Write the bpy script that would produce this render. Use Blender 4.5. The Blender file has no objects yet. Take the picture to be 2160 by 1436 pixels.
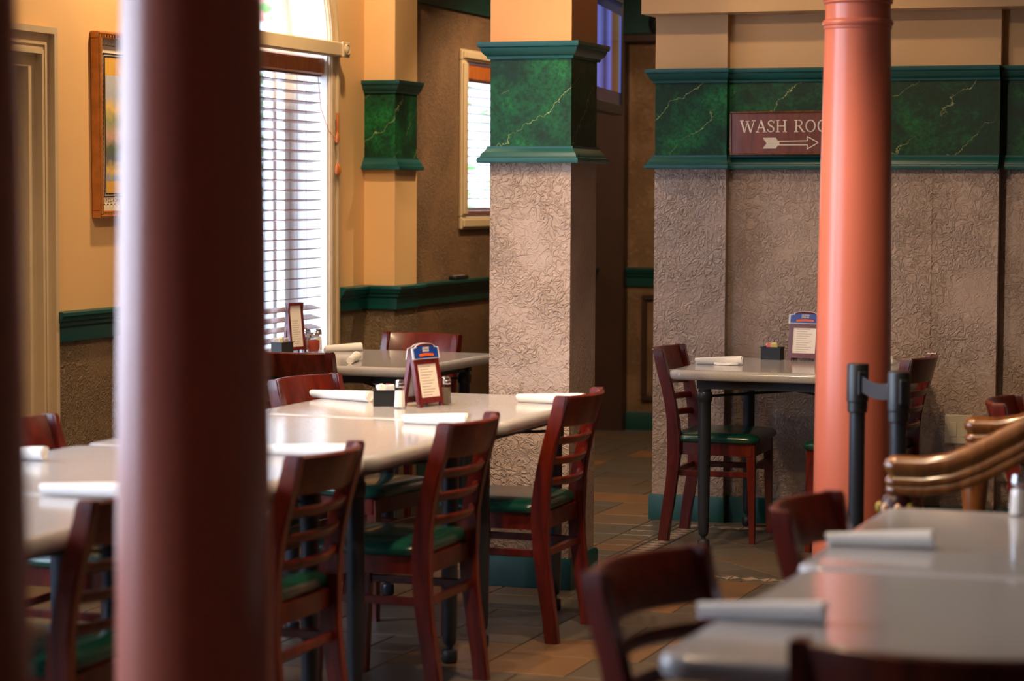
import bpy, bmesh, math, random
from mathutils import Vector, Matrix
random.seed(7)
R = math.radians
S = bpy.context.scene
COL = S.collection

# ---------------------------------------------------------------- camera
F_PX, YAW, PITCH, ROLL, CH = 5025.0, .3448, -.0616, .00474, 1.53
cs, sn = math.cos, math.sin
FW = Vector((-sn(YAW) * cs(PITCH), cs(YAW) * cs(PITCH), sn(PITCH)))
_rt = Vector((cs(YAW), sn(YAW), 0)); _up = _rt.cross(FW)
RT = _rt * cs(ROLL) + _up * sn(ROLL)
UP = -_rt * sn(ROLL) + _up * cs(ROLL)
EYE = Vector((0, 0, CH))
cam_d = bpy.data.cameras.new('camera'); cam = bpy.data.objects.new('camera', cam_d); COL.objects.link(cam)
cam_d.sensor_width = 36; cam_d.lens = F_PX / 2160 * 36
cam.matrix_world = Matrix(((RT.x, UP.x, -FW.x, 0), (RT.y, UP.y, -FW.y, 0), (RT.z, UP.z, -FW.z, CH), (0, 0, 0, 1)))
cam_d.clip_start = .05; cam_d.clip_end = 200
cam_d.dof.use_dof = True; cam_d.dof.focus_distance = 9.9; cam_d.dof.aperture_fstop = 2.7
S.camera = cam

def ray(u, v): return FW + RT * ((u - 1080) / F_PX) - UP * ((v - 718) / F_PX)
def at_depth(u, v, Z): return EYE + ray(u, v) * Z
def on_z(u, v, z): d = ray(u, v); return EYE + d * ((z - CH) / d.z)
def on_x(u, v, x): d = ray(u, v); return EYE + d * (x / d.x)
def on_y(u, v, y): d = ray(u, v); return EYE + d * (y / d.y)
def px(p):
    q = Vector(p) - EYE; w = q.dot(FW)
    return 1080 + F_PX * q.dot(RT) / w, 718 - F_PX * q.dot(UP) / w, w

# ---------------------------------------------------------------- world, exposure
S.view_settings.view_transform = 'Standard'; S.view_settings.look = 'None'
S.view_settings.exposure = 0.56; S.view_settings.gamma = 1.0; S.view_settings.use_curve_mapping = False
W = bpy.data.worlds.new('sky'); S.world = W; W.use_nodes = True
bg = W.node_tree.nodes['Background']
bg.inputs[0].default_value = (.66, .79, 1.0, 1); bg.inputs[1].default_value = 11.0
WARM = (1.0, .70, .42)

# ---------------------------------------------------------------- materials
def srgb(r, g, b):
    f = lambda c: (c / 255 / 12.92) if c / 255 <= .04045 else ((c / 255 + .055) / 1.055) ** 2.4
    return (f(r), f(g), f(b), 1)
class NT:
    def __init__(s, name):
        s.m = bpy.data.materials.new(name); s.m.use_nodes = True
        s.n = s.m.node_tree.nodes; s.l = s.m.node_tree.links
        s.b = s.n['Principled BSDF']
    def node(s, t, **kw):
        o = s.n.new(t)
        for k, v in kw.items():
            if k.startswith('i_'):
                o.inputs[int(k[2:])].default_value = v
            else: setattr(o, k, v)
        return o
    def link(s, a, b): s.l.new(a, b)
    def coord(s, kind='Object', scale=(1, 1, 1), rot=(0, 0, 0)):
        tc = s.node('ShaderNodeTexCoord'); mp = s.node('ShaderNodeMapping')
        mp.inputs['Scale'].default_value = scale; mp.inputs['Rotation'].default_value = rot
        s.link(tc.outputs[kind], mp.inputs[0]); return mp.outputs[0]
    def wcoord(s, scale=(1, 1, 1), rot=(0, 0, 0)):
        g = s.node('ShaderNodeNewGeometry'); mp = s.node('ShaderNodeMapping')
        mp.inputs['Scale'].default_value = scale; mp.inputs['Rotation'].default_value = rot
        s.link(g.outputs['Position'], mp.inputs[0]); return mp.outputs[0]
    def noise(s, vec, scale, detail=3, rough=.5, dist=0):
        o = s.node('ShaderNodeTexNoise'); o.inputs['Scale'].default_value = scale
        o.inputs['Detail'].default_value = detail; o.inputs['Roughness'].default_value = rough
        o.inputs['Distortion'].default_value = dist
        s.link(vec, o.inputs['Vector']); return o.outputs['Fac']
    def ramp(s, fac, stops, interp='LINEAR'):
        o = s.node('ShaderNodeValToRGB'); o.color_ramp.interpolation = interp
        e = o.color_ramp.elements
        e[0].position, e[0].color = stops[0]; e[1].position, e[1].color = stops[-1]
        for p, c in stops[1:-1]:
            q = e.new(p); q.color = c
        s.link(fac, o.inputs[0]); return o.outputs[0]
    def math(s, op, a, b=None, c=None):
        o = s.node('ShaderNodeMath', operation=op)
        for i, x in enumerate((a, b, c)):
            if x is None: continue
            if isinstance(x, (int, float)): o.inputs[i].default_value = x
            else: s.link(x, o.inputs[i])
        return o.outputs[0]
    def mix(s, fac, a, b, blend='MIX'):
        o = s.node('ShaderNodeMix', data_type='RGBA', blend_type=blend)
        for i, x in ((0, fac), (6, a), (7, b)):
            if isinstance(x, (int, float)): o.inputs[i].default_value = x
            elif isinstance(x, tuple): o.inputs[i].default_value = x
            else: s.link(x, o.inputs[i])
        return o.outputs[2]
    def bump(s, h, strength, dist):
        o = s.node('ShaderNodeBump'); o.inputs['Strength'].default_value = strength
        o.inputs['Distance'].default_value = dist
        s.link(h, o.inputs['Height']); s.link(o.outputs[0], s.b.inputs['Normal']); return o
    def base(s, c):
        if isinstance(c, tuple): s.b.inputs['Base Color'].default_value = c
        else: s.link(c, s.b.inputs['Base Color'])
    def set(s, rough=.5, metal=0, spec=None, coat=None, coat_rough=.1):
        s.b.inputs['Roughness'].default_value = rough; s.b.inputs['Metallic'].default_value = metal
        if spec is not None: s.b.inputs['Specular IOR Level'].default_value = spec
        if coat is not None:
            s.b.inputs['Coat Weight'].default_value = coat; s.b.inputs['Coat Roughness'].default_value = coat_rough
        return s
M = {}
def plain(name, c, rough=.5, metal=0, spec=None, coat=None, var=.12, scale=8):
    t = NT(name); v = t.noise(t.wcoord(), scale, 4)
    lo = tuple(x * (1 - var) for x in c[:3]) + (1,); hi = tuple(min(1, x * (1 + var)) for x in c[:3]) + (1,)
    t.base(t.ramp(v, [(.3, lo), (.7, hi)])); t.set(rough, metal, spec, coat); M[name] = t.m; return t
t = plain('cream_paint', srgb(225, 182, 124), .55, var=.03, scale=2.5)
t.bump(t.noise(t.wcoord(), 160, 2), .12, .002)
t = plain('lamplit_cream_paint', srgb(226, 158, 96), .6, var=.03, scale=2.5)  # cream paint with the warm lamp's orange put into its colour
plain('trim_paint', srgb(198, 176, 140), .42, var=.04)
plain('white_paint', srgb(226, 226, 224), .4, var=.02)
plain('ceiling_paint', srgb(150, 132, 108), .8, var=.02)
plain('beam_paint', srgb(196, 160, 116), .6, var=.04, scale=2)
plain('teal_paint', srgb(5, 74, 72), .36, var=.12, scale=5)
plain('dark_teal', srgb(10, 60, 55), .35, var=.12, scale=5)
plain('dark_wood_trim', srgb(58, 36, 26), .4, var=.15)
# skip-trowel stucco
def stucco(name, c, amt=1.0, sc=1.0):
    t = NT(name); w = t.wcoord()
    n1 = t.noise(w, 26 * sc, 3, .5, 1.2); r1 = t.ramp(t.math('ABSOLUTE', t.math('SUBTRACT', n1, .5)), [(.0, (1, 1, 1, 1)), (.09, (0, 0, 0, 1))], 'EASE')
    n2 = t.noise(w, 48 * sc, 4, .6, .9); patch = t.ramp(t.noise(w, 4.5, 3), [(.36, (.22,) * 3 + (1,)), (.60, (1,) * 3 + (1,))])
    h = t.math('MULTIPLY', t.math('ADD', t.math('MULTIPLY', r1, .8), t.math('MULTIPLY', n2, 1.5)), patch)
    t.bump(h, 1.0 * amt, .010)
    tone = t.noise(w, 2.2, 4)
    lo = tuple(x * .86 for x in c[:3]) + (1,); hi = tuple(x * 1.12 for x in c[:3]) + (1,)
    t.base(t.ramp(tone, [(.3, lo), (.7, hi)])); t.set(.42, spec=.45); M[name] = t.m
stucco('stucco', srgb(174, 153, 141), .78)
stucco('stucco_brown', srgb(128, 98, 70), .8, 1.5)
stucco('wainscot_stucco', srgb(128, 106, 80), .8, 1.3)
# painted green marble
def marble(name, rot):
    t = NT(name); w = t.wcoord((1, 1, 1), rot)
    a = t.noise(w, 4.5, 6, .65, .4); b = t.noise(w, 60, 3, .6)
    c = t.ramp(a, [(.30, srgb(24, 40, 30)), (.46, srgb(16, 54, 36)), (.58, srgb(18, 90, 50)), (.68, srgb(26, 116, 60)), (.78, srgb(40, 72, 42))])
    c = t.mix(t.ramp(b, [(.38, (0, 0, 0, 1)), (.66, (.75, .75, .75, 1))]), c, srgb(10, 40, 24))
    sp = t.node('ShaderNodeSeparateXYZ'); t.link(t.wcoord(), sp.inputs[0])
    dg = t.math('SUBTRACT', t.math('MULTIPLY', sp.outputs[2], .9), t.math('MULTIPLY', t.math('ADD', sp.outputs[0], sp.outputs[1]), .75))
    jag = t.math('MULTIPLY', t.noise(t.wcoord(), 7, 8, .62), 1.1)
    v = t.math('FRACT', t.math('ADD', t.math('MULTIPLY', dg, 5.0), jag))
    ln = t.math('LESS_THAN', t.math('ABSOLUTE', t.math('SUBTRACT', v, .5)), .008)
    msk = t.ramp(t.noise(t.wcoord(), 5, 2), [(.42, (0, 0, 0, 1)), (.56, (1, 1, 1, 1))])
    c = t.mix(t.math('MULTIPLY', t.math('MULTIPLY', ln, msk), .6), c, srgb(190, 196, 130))
    t.base(c); t.set(.5, spec=.25); M[name] = t.m
marble('green_marble', (0, R(52), R(20)))
# column paint
t = plain('terracotta_paint', srgb(188, 104, 84), .33, var=.05, scale=3, coat=.08)
t.bump(t.noise(t.wcoord(), 120, 2), .06, .002)
# cherry wood
def wood(name, dark, mid, lite, rough=.28, coat=.5, sc=1.0):
    t = NT(name); w = t.coord('Object', (sc, sc, sc * .18))
    n = t.noise(w, 22, 5, .6, .9); n2 = t.noise(t.coord('Object'), 120, 2)
    c = t.ramp(n, [(.28, dark), (.5, mid), (.75, lite)])
    t.base(t.mix(t.math('MULTIPLY', n2, .25), c, dark)); t.set(rough, coat=coat, coat_rough=.12); M[name] = t.m
wood('cherry_wood', srgb(52, 8, 3), srgb(92, 19, 6), srgb(122, 38, 12), .32, .15)
wood('rail_wood', srgb(66, 34, 13), srgb(112, 64, 26), srgb(142, 88, 40), .25, .5)
wood('sign_wood', srgb(78, 28, 18), srgb(108, 44, 28), srgb(124, 58, 38), .4, .3, 2)
wood('blind_wood', srgb(104, 64, 46), srgb(132, 84, 60), srgb(150, 98, 70), .4, .2, 2)
wood('valance_wood', srgb(156, 80, 30), srgb(190, 104, 44), srgb(206, 124, 58), .35, .3, 2)
wood('mahogany', srgb(78, 16, 14), srgb(104, 26, 22), srgb(122, 38, 32), .35, .3, 3)
# quartz top
t = NT('quartz_top'); w = t.wcoord()
v = t.node('ShaderNodeTexVoronoi'); v.inputs['Scale'].default_value = 420; t.link(w, v.inputs['Vector'])
sp = t.ramp(v.outputs['Color'], [(.0, srgb(134, 132, 134)), (.35, srgb(172, 171, 174)), (.7, srgb(184, 182, 184)), (1., srgb(208, 206, 206))])
t.base(t.mix(.5, sp, srgb(178, 175, 176))); t.set(.13, spec=.5); M['quartz_top'] = t.m
t.bump(t.noise(w, 24, 2), .03, .002)
plain('black_metal', srgb(40, 44, 52), .36, .2, var=.15)
plain('black_plastic', srgb(26, 27, 31), .4, var=.1)
plain('vinyl_green', srgb(12, 66, 54), .27, var=.1, scale=6)
M['vinyl_green'].node_tree.nodes['Principled BSDF'].inputs['Coat Weight'].default_value = .3
t = plain('napkin_paper', srgb(240, 238, 236), .8, var=.015)
t.bump(t.noise(t.wcoord(), 60, 3), .25, .003)
plain('paper', srgb(238, 230, 222), .6, var=.02)
plain('print_grey', srgb(176, 166, 158), .6, var=.02)
plain('sugar_paper', srgb(242, 240, 232), .7, var=.02)
plain('pink_paper', srgb(240, 130, 150), .7, var=.02)
plain('yellow_paper', srgb(240, 218, 130), .7, var=.02)
plain('blue_card', srgb(26, 62, 150), .35, var=.1, scale=30)
plain('card_edge', srgb(206, 212, 226), .4, var=.02)
plain('orange_print', srgb(214, 92, 30), .5, var=.05)
plain('cream_print', srgb(228, 222, 206), .6, var=.03)
plain('chrome', srgb(196, 196, 200), .18, 1.0, var=.02)
plain('salt', srgb(236, 232, 228), .6, var=.02)
plain('pepper', srgb(92, 78, 66), .7, var=.4, scale=300)
plain('chili_flakes', srgb(150, 52, 20), .7, var=.7, scale=420)
plain('belt_fabric', srgb(38, 40, 48), .7, var=.1, scale=60)
t = plain('gilt_frame', srgb(186, 120, 56), .36, .25, var=.2, scale=20)
plain('outlet_plastic', srgb(206, 196, 172), .4, var=.02)
plain('stair_carpet', srgb(70, 44, 34), .9, var=.2, scale=40)
plain('newel_paint', srgb(52, 20, 30), .35, var=.15, scale=40)
plain('newel_gold', srgb(150, 130, 40), .4, var=.2, scale=60)
plain('newel_cream', srgb(206, 164, 132), .45, var=.1, scale=60)
plain('grout', srgb(46, 38, 34), .9, var=.2, scale=30)
plain('fence_metal', srgb(92, 98, 110), .5, var=.05)
plain('facade', srgb(150, 90, 76), .8, var=.06, scale=1)
plain('facade_white', srgb(235, 235, 232), .7, var=.03)
plain('paving', srgb(168, 176, 186), .8, var=.08, scale=1)
plain('bark', srgb(84, 66, 50), .9, var=.2)
plain('leaf', srgb(96, 140, 66), .6, var=.35, scale=3)
t = NT('clear_glass')
tr = t.node('ShaderNodeBsdfTransparent'); gl = t.node('ShaderNodeBsdfGlossy'); gl.inputs['Roughness'].default_value = .02
lw = t.node('ShaderNodeLayerWeight'); lw.inputs[0].default_value = .5; frs = t.math('ADD', t.math('MULTIPLY', t.math('POWER', lw.outputs['Facing'], 5.0), .85), .035); mx = t.node('ShaderNodeMixShader')
t.link(frs, mx.inputs[0]); t.link(tr.outputs[0], mx.inputs[1]); t.link(gl.outputs[0], mx.inputs[2])
t.link(mx.outputs[0], t.n['Material Output'].inputs[0]); M['clear_glass'] = t.m
def emit(name, c, k):
    t = NT(name); t.base((0, 0, 0, 1)); t.b.inputs['Emission Color'].default_value = c; t.b.inputs['Emission Strength'].default_value = k
    M[name] = t.m; return t
emit('lamp_glow', WARM + (1,), 12)
# slate floor tiles
def slate(name, per_object):
    t = NT(name); w = t.wcoord()
    if per_object: rnd = t.node('ShaderNodeObjectInfo').outputs['Random']
    else: rnd = t.node('ShaderNodeAttribute', attribute_name='tone').outputs['Fac']
    n = t.noise(w, 5, 6, .62, .5); n2 = t.noise(w, 38, 4, .65)
    a = t.ramp(rnd, [(.0, srgb(84, 80, 76)), (.3, srgb(98, 86, 74)), (.55, srgb(92, 88, 82)), (.75, srgb(108, 88, 68)), (.90, srgb(150, 104, 62)), (1., srgb(78, 70, 64))])
    c = t.mix(t.ramp(n, [(.35, (0, 0, 0, 1)), (.65, (.55, .55, .55, 1))]), a, srgb(92, 74, 58))
    c = t.mix(t.math('MULTIPLY', n2, .45), c, srgb(58, 54, 50))
    t.base(c); t.set(.36, spec=.5); t.bump(t.math('ADD', t.math('MULTIPLY', n, .6), t.math('MULTIPLY', n2, .4)), .35, .006); M[name] = t.m
slate('slate_tile', True); slate('slate_field', False)
t = NT('mosaic_tile')
g = t.node('ShaderNodeTexCoord'); sx = t.node('ShaderNodeSeparateXYZ'); t.link(g.outputs['Generated'], sx.inputs[0])
tri = t.math('ABSOLUTE', t.math('SUBTRACT', t.math('MULTIPLY', t.math('FRACT', t.math('MULTIPLY', sx.outputs[0], 2)), 2), 1))
mk = t.math('GREATER_THAN', tri, t.math('ABSOLUTE', t.math('SUBTRACT', t.math('MULTIPLY', sx.outputs[1], 2), 1)))
nn = t.noise(t.wcoord(), 30, 3)
t.base(t.mix(mk, t.ramp(nn, [(.3, srgb(62, 60, 58)), (.7, srgb(92, 84, 76))]), t.ramp(nn, [(.3, srgb(130, 106, 92)), (.7, srgb(168, 150, 134))])))
t.set(.4); M['mosaic_tile'] = t.m

# ---------------------------------------------------------------- mesh helpers
class B:
    def __init__(s): s.bm = bmesh.new()
    def _xf(s, vs, rot=None, loc=None):
        for v in vs:
            if rot is not None: v.co = rot @ v.co
            if loc is not None: v.co += Vector(loc)
    def box(s, x0, x1, y0, y1, z0, z1, bev=0, seg=1, rot=None, loc=None):
        bm = s.bm
        P = [(x0, y0, z0), (x1, y0, z0), (x1, y1, z0), (x0, y1, z0), (x0, y0, z1), (x1, y0, z1), (x1, y1, z1), (x0, y1, z1)]
        vs = [bm.verts.new(p) for p in P]
        fs = [bm.faces.new([vs[i] for i in q]) for q in ((3, 2, 1, 0), (4, 5, 6, 7), (0, 1, 5, 4), (1, 2, 6, 5), (2, 3, 7, 6), (3, 0, 4, 7))]
        if bev:
            es = list({e for f in fs for e in f.edges})
            r = bmesh.ops.bevel(bm, geom=es, offset=bev, segments=seg, affect='EDGES', profile=.5)
            vs = list({v for f in r['faces'] for v in f.verts} | {v for v in vs if v.is_valid})
            vs = list({w for v in vs for f in v.link_faces for w in f.verts})
        s._xf(vs, rot, loc); return s
    def loops(s, rings, close=True, cap0=True, cap1=True):
        """rings: list of equal-length point lists, skinned one to the next"""
        bm = s.bm; V = [[bm.verts.new(p) for p in r] for r in rings]; n = len(rings[0])
        for a, b in zip(V, V[1:]):
            for i in range(n if close else n - 1):
                j = (i + 1) % n
                try: bm.faces.new((a[i], a[j], b[j], b[i]))
                except ValueError: pass
        if cap0: bm.faces.new(V[0][::-1])
        if cap1: bm.faces.new(V[-1])
        return s
    def lathe(s, prof, n=24, loc=(0, 0, 0), axis='Z'):
        rings = []
        for r, z in prof:
            ring = []
            for i in range(n):
                a = 2 * math.pi * i / n
                p = (r * cs(a), r * sn(a), z)
                if axis == 'X': p = (p[2], p[0], p[1])
                ring.append(Vector(p) + Vector(loc))
            rings.append(ring)
        return s.loops(rings, True, True, True)
    def tube(s, pts, r, n=10, up=(0, 0, 1)):
        rad = r if isinstance(r, (list, tuple)) else [r] * len(pts)
        return s.sweep(pts, [(cs(2 * math.pi * i / n), sn(2 * math.pi * i / n)) for i in range(n)], up, rad)
    def sweep(s, pts, prof, up=(0, 0, 1), scale=None, close=False):
        pts = [Vector(p) for p in pts]; rings = []; k = len(pts)
        for i, p in enumerate(pts):
            d = (pts[min(i + 1, k - 1)] - pts[max(i - 1, 0)]).normalized()
            u = Vector(up)
            if abs(d.dot(u)) > .98: u = Vector((1, 0, 0))
            sd = d.cross(u).normalized(); uu = sd.cross(d).normalized()
            m = scale[i] if scale else 1
            mm = m if isinstance(m, (tuple, list)) else (m, m)
            rings.append([p + sd * (a * mm[0]) + uu * (b * mm[1]) for a, b in prof])
        return s.loops(rings)
    def prism(s, poly, z0, z1, xf=None):
        f = xf or (lambda x, y, z: (x, y, z))
        return s.loops([[f(x, y, z0) for x, y in poly], [f(x, y, z1) for x, y in poly]])
    def ring(s, x0, x1, y0, y1, prof):
        """closed (d, z) profile mitred round a rectangle"""
        rings = []
        for sx, sy in ((0, 0), (1, 0), (1, 1), (0, 1)):
            rings.append([((x1 + d) if sx else (x0 - d), (y1 + d) if sy else (y0 - d), z) for d, z in prof])
        V = [[s.bm.verts.new(p) for p in r] for r in rings]; n = len(prof)
        for k in range(4):
            a, b = V[k], V[(k + 1) % 4]
            for i in range(n):
                j = (i + 1) % n; s.bm.faces.new((a[i], b[i], b[j], a[j]))
        return s
    def run(s, p0, p1, out, prof, m0=0, m1=0):
        """(d, z) profile run from p0 to p1 (xy), standing off along out; m0/m1 mitre the ends"""
        p0 = Vector((p0[0], p0[1], 0)); p1 = Vector((p1[0], p1[1], 0)); o = Vector((out[0], out[1], 0)); d = (p1 - p0).normalized()
        return s.loops([[p0 + o * a - d * (a * m0) + Vector((0, 0, z)) for a, z in prof], [p1 + o * a + d * (a * m1) + Vector((0, 0, z)) for a, z in prof]])
    def obj(s, name, mat, parent=None, smooth=35, loc=None):
        bm = s.bm; bmesh.ops.recalc_face_normals(bm, faces=bm.faces)
        me = bpy.data.meshes.new(name); bm.to_mesh(me); bm.free()
        if smooth:
            me.polygons.foreach_set('use_smooth', [True] * len(me.polygons)); me.set_sharp_from_angle(angle=R(smooth))
        me.materials.append(M[mat] if isinstance(mat, str) else mat)
        o = bpy.data.objects.new(name, me); COL.objects.link(o)
        if parent: o.parent = parent
        if loc: o.location = loc
        return o
def tag(o, label=None, cat=None, group=None, kind=None):
    if label: o['label'] = label
    if cat: o['category'] = cat
    if group: o['group'] = group
    if kind: o['kind'] = kind
    return o
def thing(name, label, cat, loc=(0, 0, 0), rz=0, group=None):
    o = bpy.data.objects.new(name, None); COL.objects.link(o); o.empty_display_size = .1
    o.location = loc; o.rotation_euler = (0, 0, rz); return tag(o, label, cat, group)
def struct(o): o['kind'] = 'structure'; return o
def copy_tree(o, parent=None):
    c = o.copy(); COL.objects.link(c)
    if parent: c.parent = parent
    for ch in o.children: copy_tree(ch, c)
    return c
def box_obj(name, mat, parent, *a, **k): return B().box(*a, **k).obj(name, mat, parent)

# ---------------------------------------------------------------- room shell
XL, XH, YB, CEIL = -4.87, -4.74, 14.80, 3.20
TH = .26
def wall_x(b, x0, x1, ya, yb, za, zb, holes):
    """slab between x0 and x1 with rectangular holes (y0, y1, z0, z1)"""
    ys = sorted({ya, yb} | {v for h in holes for v in h[:2] if ya < v < yb}); zs = sorted({za, zb} | {v for h in holes for v in h[2:] if za < v < zb})
    for i in range(len(ys) - 1):
        run = None
        for j in range(len(zs) - 1):
            ym, zm = (ys[i] + ys[i + 1]) / 2, (zs[j] + zs[j + 1]) / 2
            if any(h[0] < ym < h[1] and h[2] < zm < h[3] for h in holes):
                if run: b.box(x0, x1, ys[i], ys[i + 1], run[0], run[1]); run = None
            else: run = (run[0] if run else zs[j], zs[j + 1])
        if run: b.box(x0, x1, ys[i], ys[i + 1], run[0], run[1])
    return b
# windows in the left wall: (y0, y1) ; square part from SILL to SPRING, half round above
SILL, SPRING = .66, 2.235
WINS = [(1.70, 3.25), (3.50, 5.05), (5.35, 6.90), (9.56, 10.84)]
DOOR = (7.18, 8.09)
holes = [(a, b_, SILL, SPRING + (b_ - a) / 2) for a, b_ in WINS] + [(DOOR[0], DOOR[1], 0, 2.08)]
b = wall_x(B(), XL - TH, XL, -2.5, 11.60, 1.0, CEIL, holes)
for a, c in WINS:      # spandrels round the arches
    cy, r = (a + c) / 2, (c - a) / 2; zt = SPRING + r
    for sgn in (-1, 1):
        arc = [(cy + sgn * r * cs(k * math.pi / 24), SPRING + r * sn(k * math.pi / 24)) for k in range(13)]
        for q in range(12):
            (y0, z0), (y1, z1) = arc[q], arc[q + 1]
            b.loops([[(x, y0, z0), (x, y1, z1), (x, y1, zt + .0005), (x, y0, zt + .0005)] for x in (XL - TH, XL)])
wl = struct(b.obj('wall_left', 'cream_paint', None, 20))
b = wall_x(B(), XL - TH, XL, -2.5, 11.60, 0, 1.0, holes)
b.obj('stucco_wainscot', 'wainscot_stucco', wl, 20)
W2 = (12.385, 13.55, 1.40, 2.262)
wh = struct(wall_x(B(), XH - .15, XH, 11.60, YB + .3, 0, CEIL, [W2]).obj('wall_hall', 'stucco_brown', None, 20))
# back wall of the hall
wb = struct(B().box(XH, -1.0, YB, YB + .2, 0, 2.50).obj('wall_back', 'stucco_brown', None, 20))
box_obj('ledge_cap', 'dark_wood_trim', wb, XH, -1.0, YB - .06, YB + .2, 2.50, 2.56, bev=.01)
struct(box_obj('trim_1', 'teal_paint', None, XH, -1.0, YB + .02, YB + .2, 2.56, CEIL))
struct(box_obj('wall_corner', 'dark_wood_trim', None, XH, XH + .22, YB - .10, YB, 0, 2.50))
b = B(); x0, x1, z0, z1, y = -4.42, -3.75, .19, .88, YB
for q in ((x0, x1, z1 - .035, z1), (x0, x1, z0, z0 + .035), (x0, x0 + .035, z0 + .035, z1 - .035), (x1 - .035, x1, z0 + .035, z1 - .035)):
    b.box(q[0], q[1], y - .022, y, q[2], q[3], bev=.006)
b.obj('panel_moulding', 'dark_wood_trim', wb)
struct(box_obj('wall_right', 'stucco_brown', None, 3.0, 3.2, -2.5, 15, 0, CEIL))
struct(box_obj('wall_front', 'stucco_brown', None, XL - TH, 3.2, -2.7, -2.5, 0, CEIL))
struct(box_obj('wall_far', 'stucco_brown', None, -1.0, 3.2, YB, YB + .2, 0, CEIL))
struct(box_obj('ceiling', 'ceiling_paint', None, XL - TH, 3.2, -2.7, YB + .3, CEIL, CEIL + .15))

# wash room wall, stepping back to the right in three planes
WY = [(-3.155, -2.81, 10.75), (-2.81, -1.565, 10.80), (-1.565, 3.0, 10.86)]
ww = None
UPM = [(0, 2.048), (.010, 2.048), (.012, 2.058), (.022, 2.066), (.030, 2.080), (.032, 2.090), (.039, 2.093), (.041, 2.100), (.041, 2.112), (0, 2.112)]
LOM = [(0, 1.648), (.040, 1.648), (.042, 1.656), (.040, 1.668), (.031, 1.671), (.029, 1.682), (.018, 1.694), (.010, 1.704), (.010, 1.712), (0, 1.712)]
BASE = [(0, 0), (.014, 0), (.014, .108), (.009, .120), (0, .120)]
for k, (x0, x1, y) in enumerate(WY):
    nm = ('pilaster_face', 'wall_washroom', 'wall_panel')[k]
    if k == 0: continue
    o = B().box(x0, x1, y, 11.2, 0, 1.655).obj(nm, 'stucco', ww, 20)
    if k == 1: ww = struct(o)
    box_obj('marble_band', 'green_marble', ww, x0, x1, y - .004, 11.2, 1.655, 2.10)
    box_obj('upper_panel', 'beam_paint', ww, x0, x1, y, 11.2, 2.10, 2.5)
    for nm2, pr in (('upper_moulding', UPM), ('lower_moulding', LOM)):
        B().run((x0, y - .004), (x1, y - .004), (0, -1), pr).obj(nm2, 'teal_paint', ww)
    struct(B().run((x0, y), (x1, y), (0, -1), BASE).obj('baseboard_washroom' if k == 1 else 'baseboard_panel', 'teal_paint'))
box_obj('seam_bead', 'stucco', ww, -1.868, -1.862, 10.7975, 10.80, .12, 1.648)
pil = struct(bpy.data.objects.new('wall_pilaster', None)); COL.objects.link(pil); pil.location = (-2.98, 10.9, 0)
def rel(o, par):
    o.parent = par; o.matrix_parent_inverse = Matrix.Translation(par.location).inverted(); return o
x0, x1, y = WY[0]
rel(B().box(x0, x1, y, 11.2, 0, 1.655).obj('shaft', 'stucco', None, 20), pil)
rel(box_obj('marble_band', 'green_marble', None, x0, x1, y, 11.2, 1.655, 2.10), pil)
rel(box_obj('upper_shaft', 'beam_paint', None, x0, x1, y, 11.2, 2.10, 2.5), pil)
rel(B().run((x0, y), (x1, y), (0, -1), UPM, 1, .4).run((x0, 11.2), (x0, y), (-1, 0), UPM, 0, 1).obj('upper_moulding', 'teal_paint'), pil)
rel(B().run((x0, y), (x1, y), (0, -1), LOM, 1, .4).run((x0, 11.2), (x0, y), (-1, 0), LOM, 0, 1).obj('lower_moulding', 'teal_paint'), pil)
rel(B().run((x0, y), (x1, y), (0, -1), BASE, 1, .4).run((x0, 11.2), (x0, y), (-1, 0), BASE, 0, 1).obj('base_moulding', 'teal_paint'), pil)
struct(box_obj('trim_2', 'beam_paint', None, -3.19, 3.0, 10.63, 11.25, 2.36, CEIL))

# free-standing square pillar
PX0, PX1, PY0, PY1 = -3.215, -2.885, 8.69, 9.01
p = thing('square_pillar', 'free-standing square pillar, stucco below and orange-lit above a green marbled band', 'pillar', ((PX0 + PX1) / 2, (PY0 + PY1) / 2, 0))
rel(B().box(PX0, PX1, PY0, PY1, 0, 1.66).obj('stucco_shaft', 'stucco', None, 20), p)
rel(box_obj('marble_band', 'green_marble', None, PX0, PX1, PY0, PY1, 1.66, 2.10), p)
rel(box_obj('upper_shaft', 'lamplit_cream_paint', None, PX0, PX1, PY0, PY1, 2.10, CEIL), p)
rel(B().ring(PX0, PX1, PY0, PY1, UPM).obj('upper_moulding', 'teal_paint'), p)
rel(B().ring(PX0, PX1, PY0, PY1, LOM).obj('lower_moulding', 'teal_paint'), p)
rel(B().ring(PX0, PX1, PY0, PY1, BASE).obj('base_moulding', 'teal_paint'), p)

# engaged pilaster on the left wall
QX, QY0, QY1 = -4.70, 11.30, 11.60
p = struct(bpy.data.objects.new('wall_pilaster', None)); COL.objects.link(p); p.location = (QX - .08, 11.45, 0)
rel(B().box(XL, QX, QY0, QY1, 0, .98).obj('stucco_shaft', 'wainscot_stucco', None, 20), p)
rel(box_obj('painted_shaft', 'cream_paint', None, XL, QX, QY0, QY1, .98, 1.69), p)
rel(box_obj('upper_shaft', 'cream_paint', None, XL, QX, QY0, QY1, 2.05, CEIL), p)
rel(box_obj('marble_band', 'green_marble', None, XL, QX, QY0, QY1, 1.69, 2.05), p)
# same heights as seen on that pilaster: band 1.69-2.07
def sh(prof, a): return [(d, z + a) for d, z in prof]
def wrap(b, prof):
    b.run((XL, QY0), (QX, QY0), (0, -1), prof, 0, 1); b.run((QX, QY0), (QX, QY1), (1, 0), prof, 1, 0); return b
rel(wrap(B(), sh(UPM, -.008)).obj('upper_moulding', 'teal_paint'), p)
rel(wrap(B(), sh(LOM, .0)).obj('lower_moulding', 'teal_paint'), p)

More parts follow.
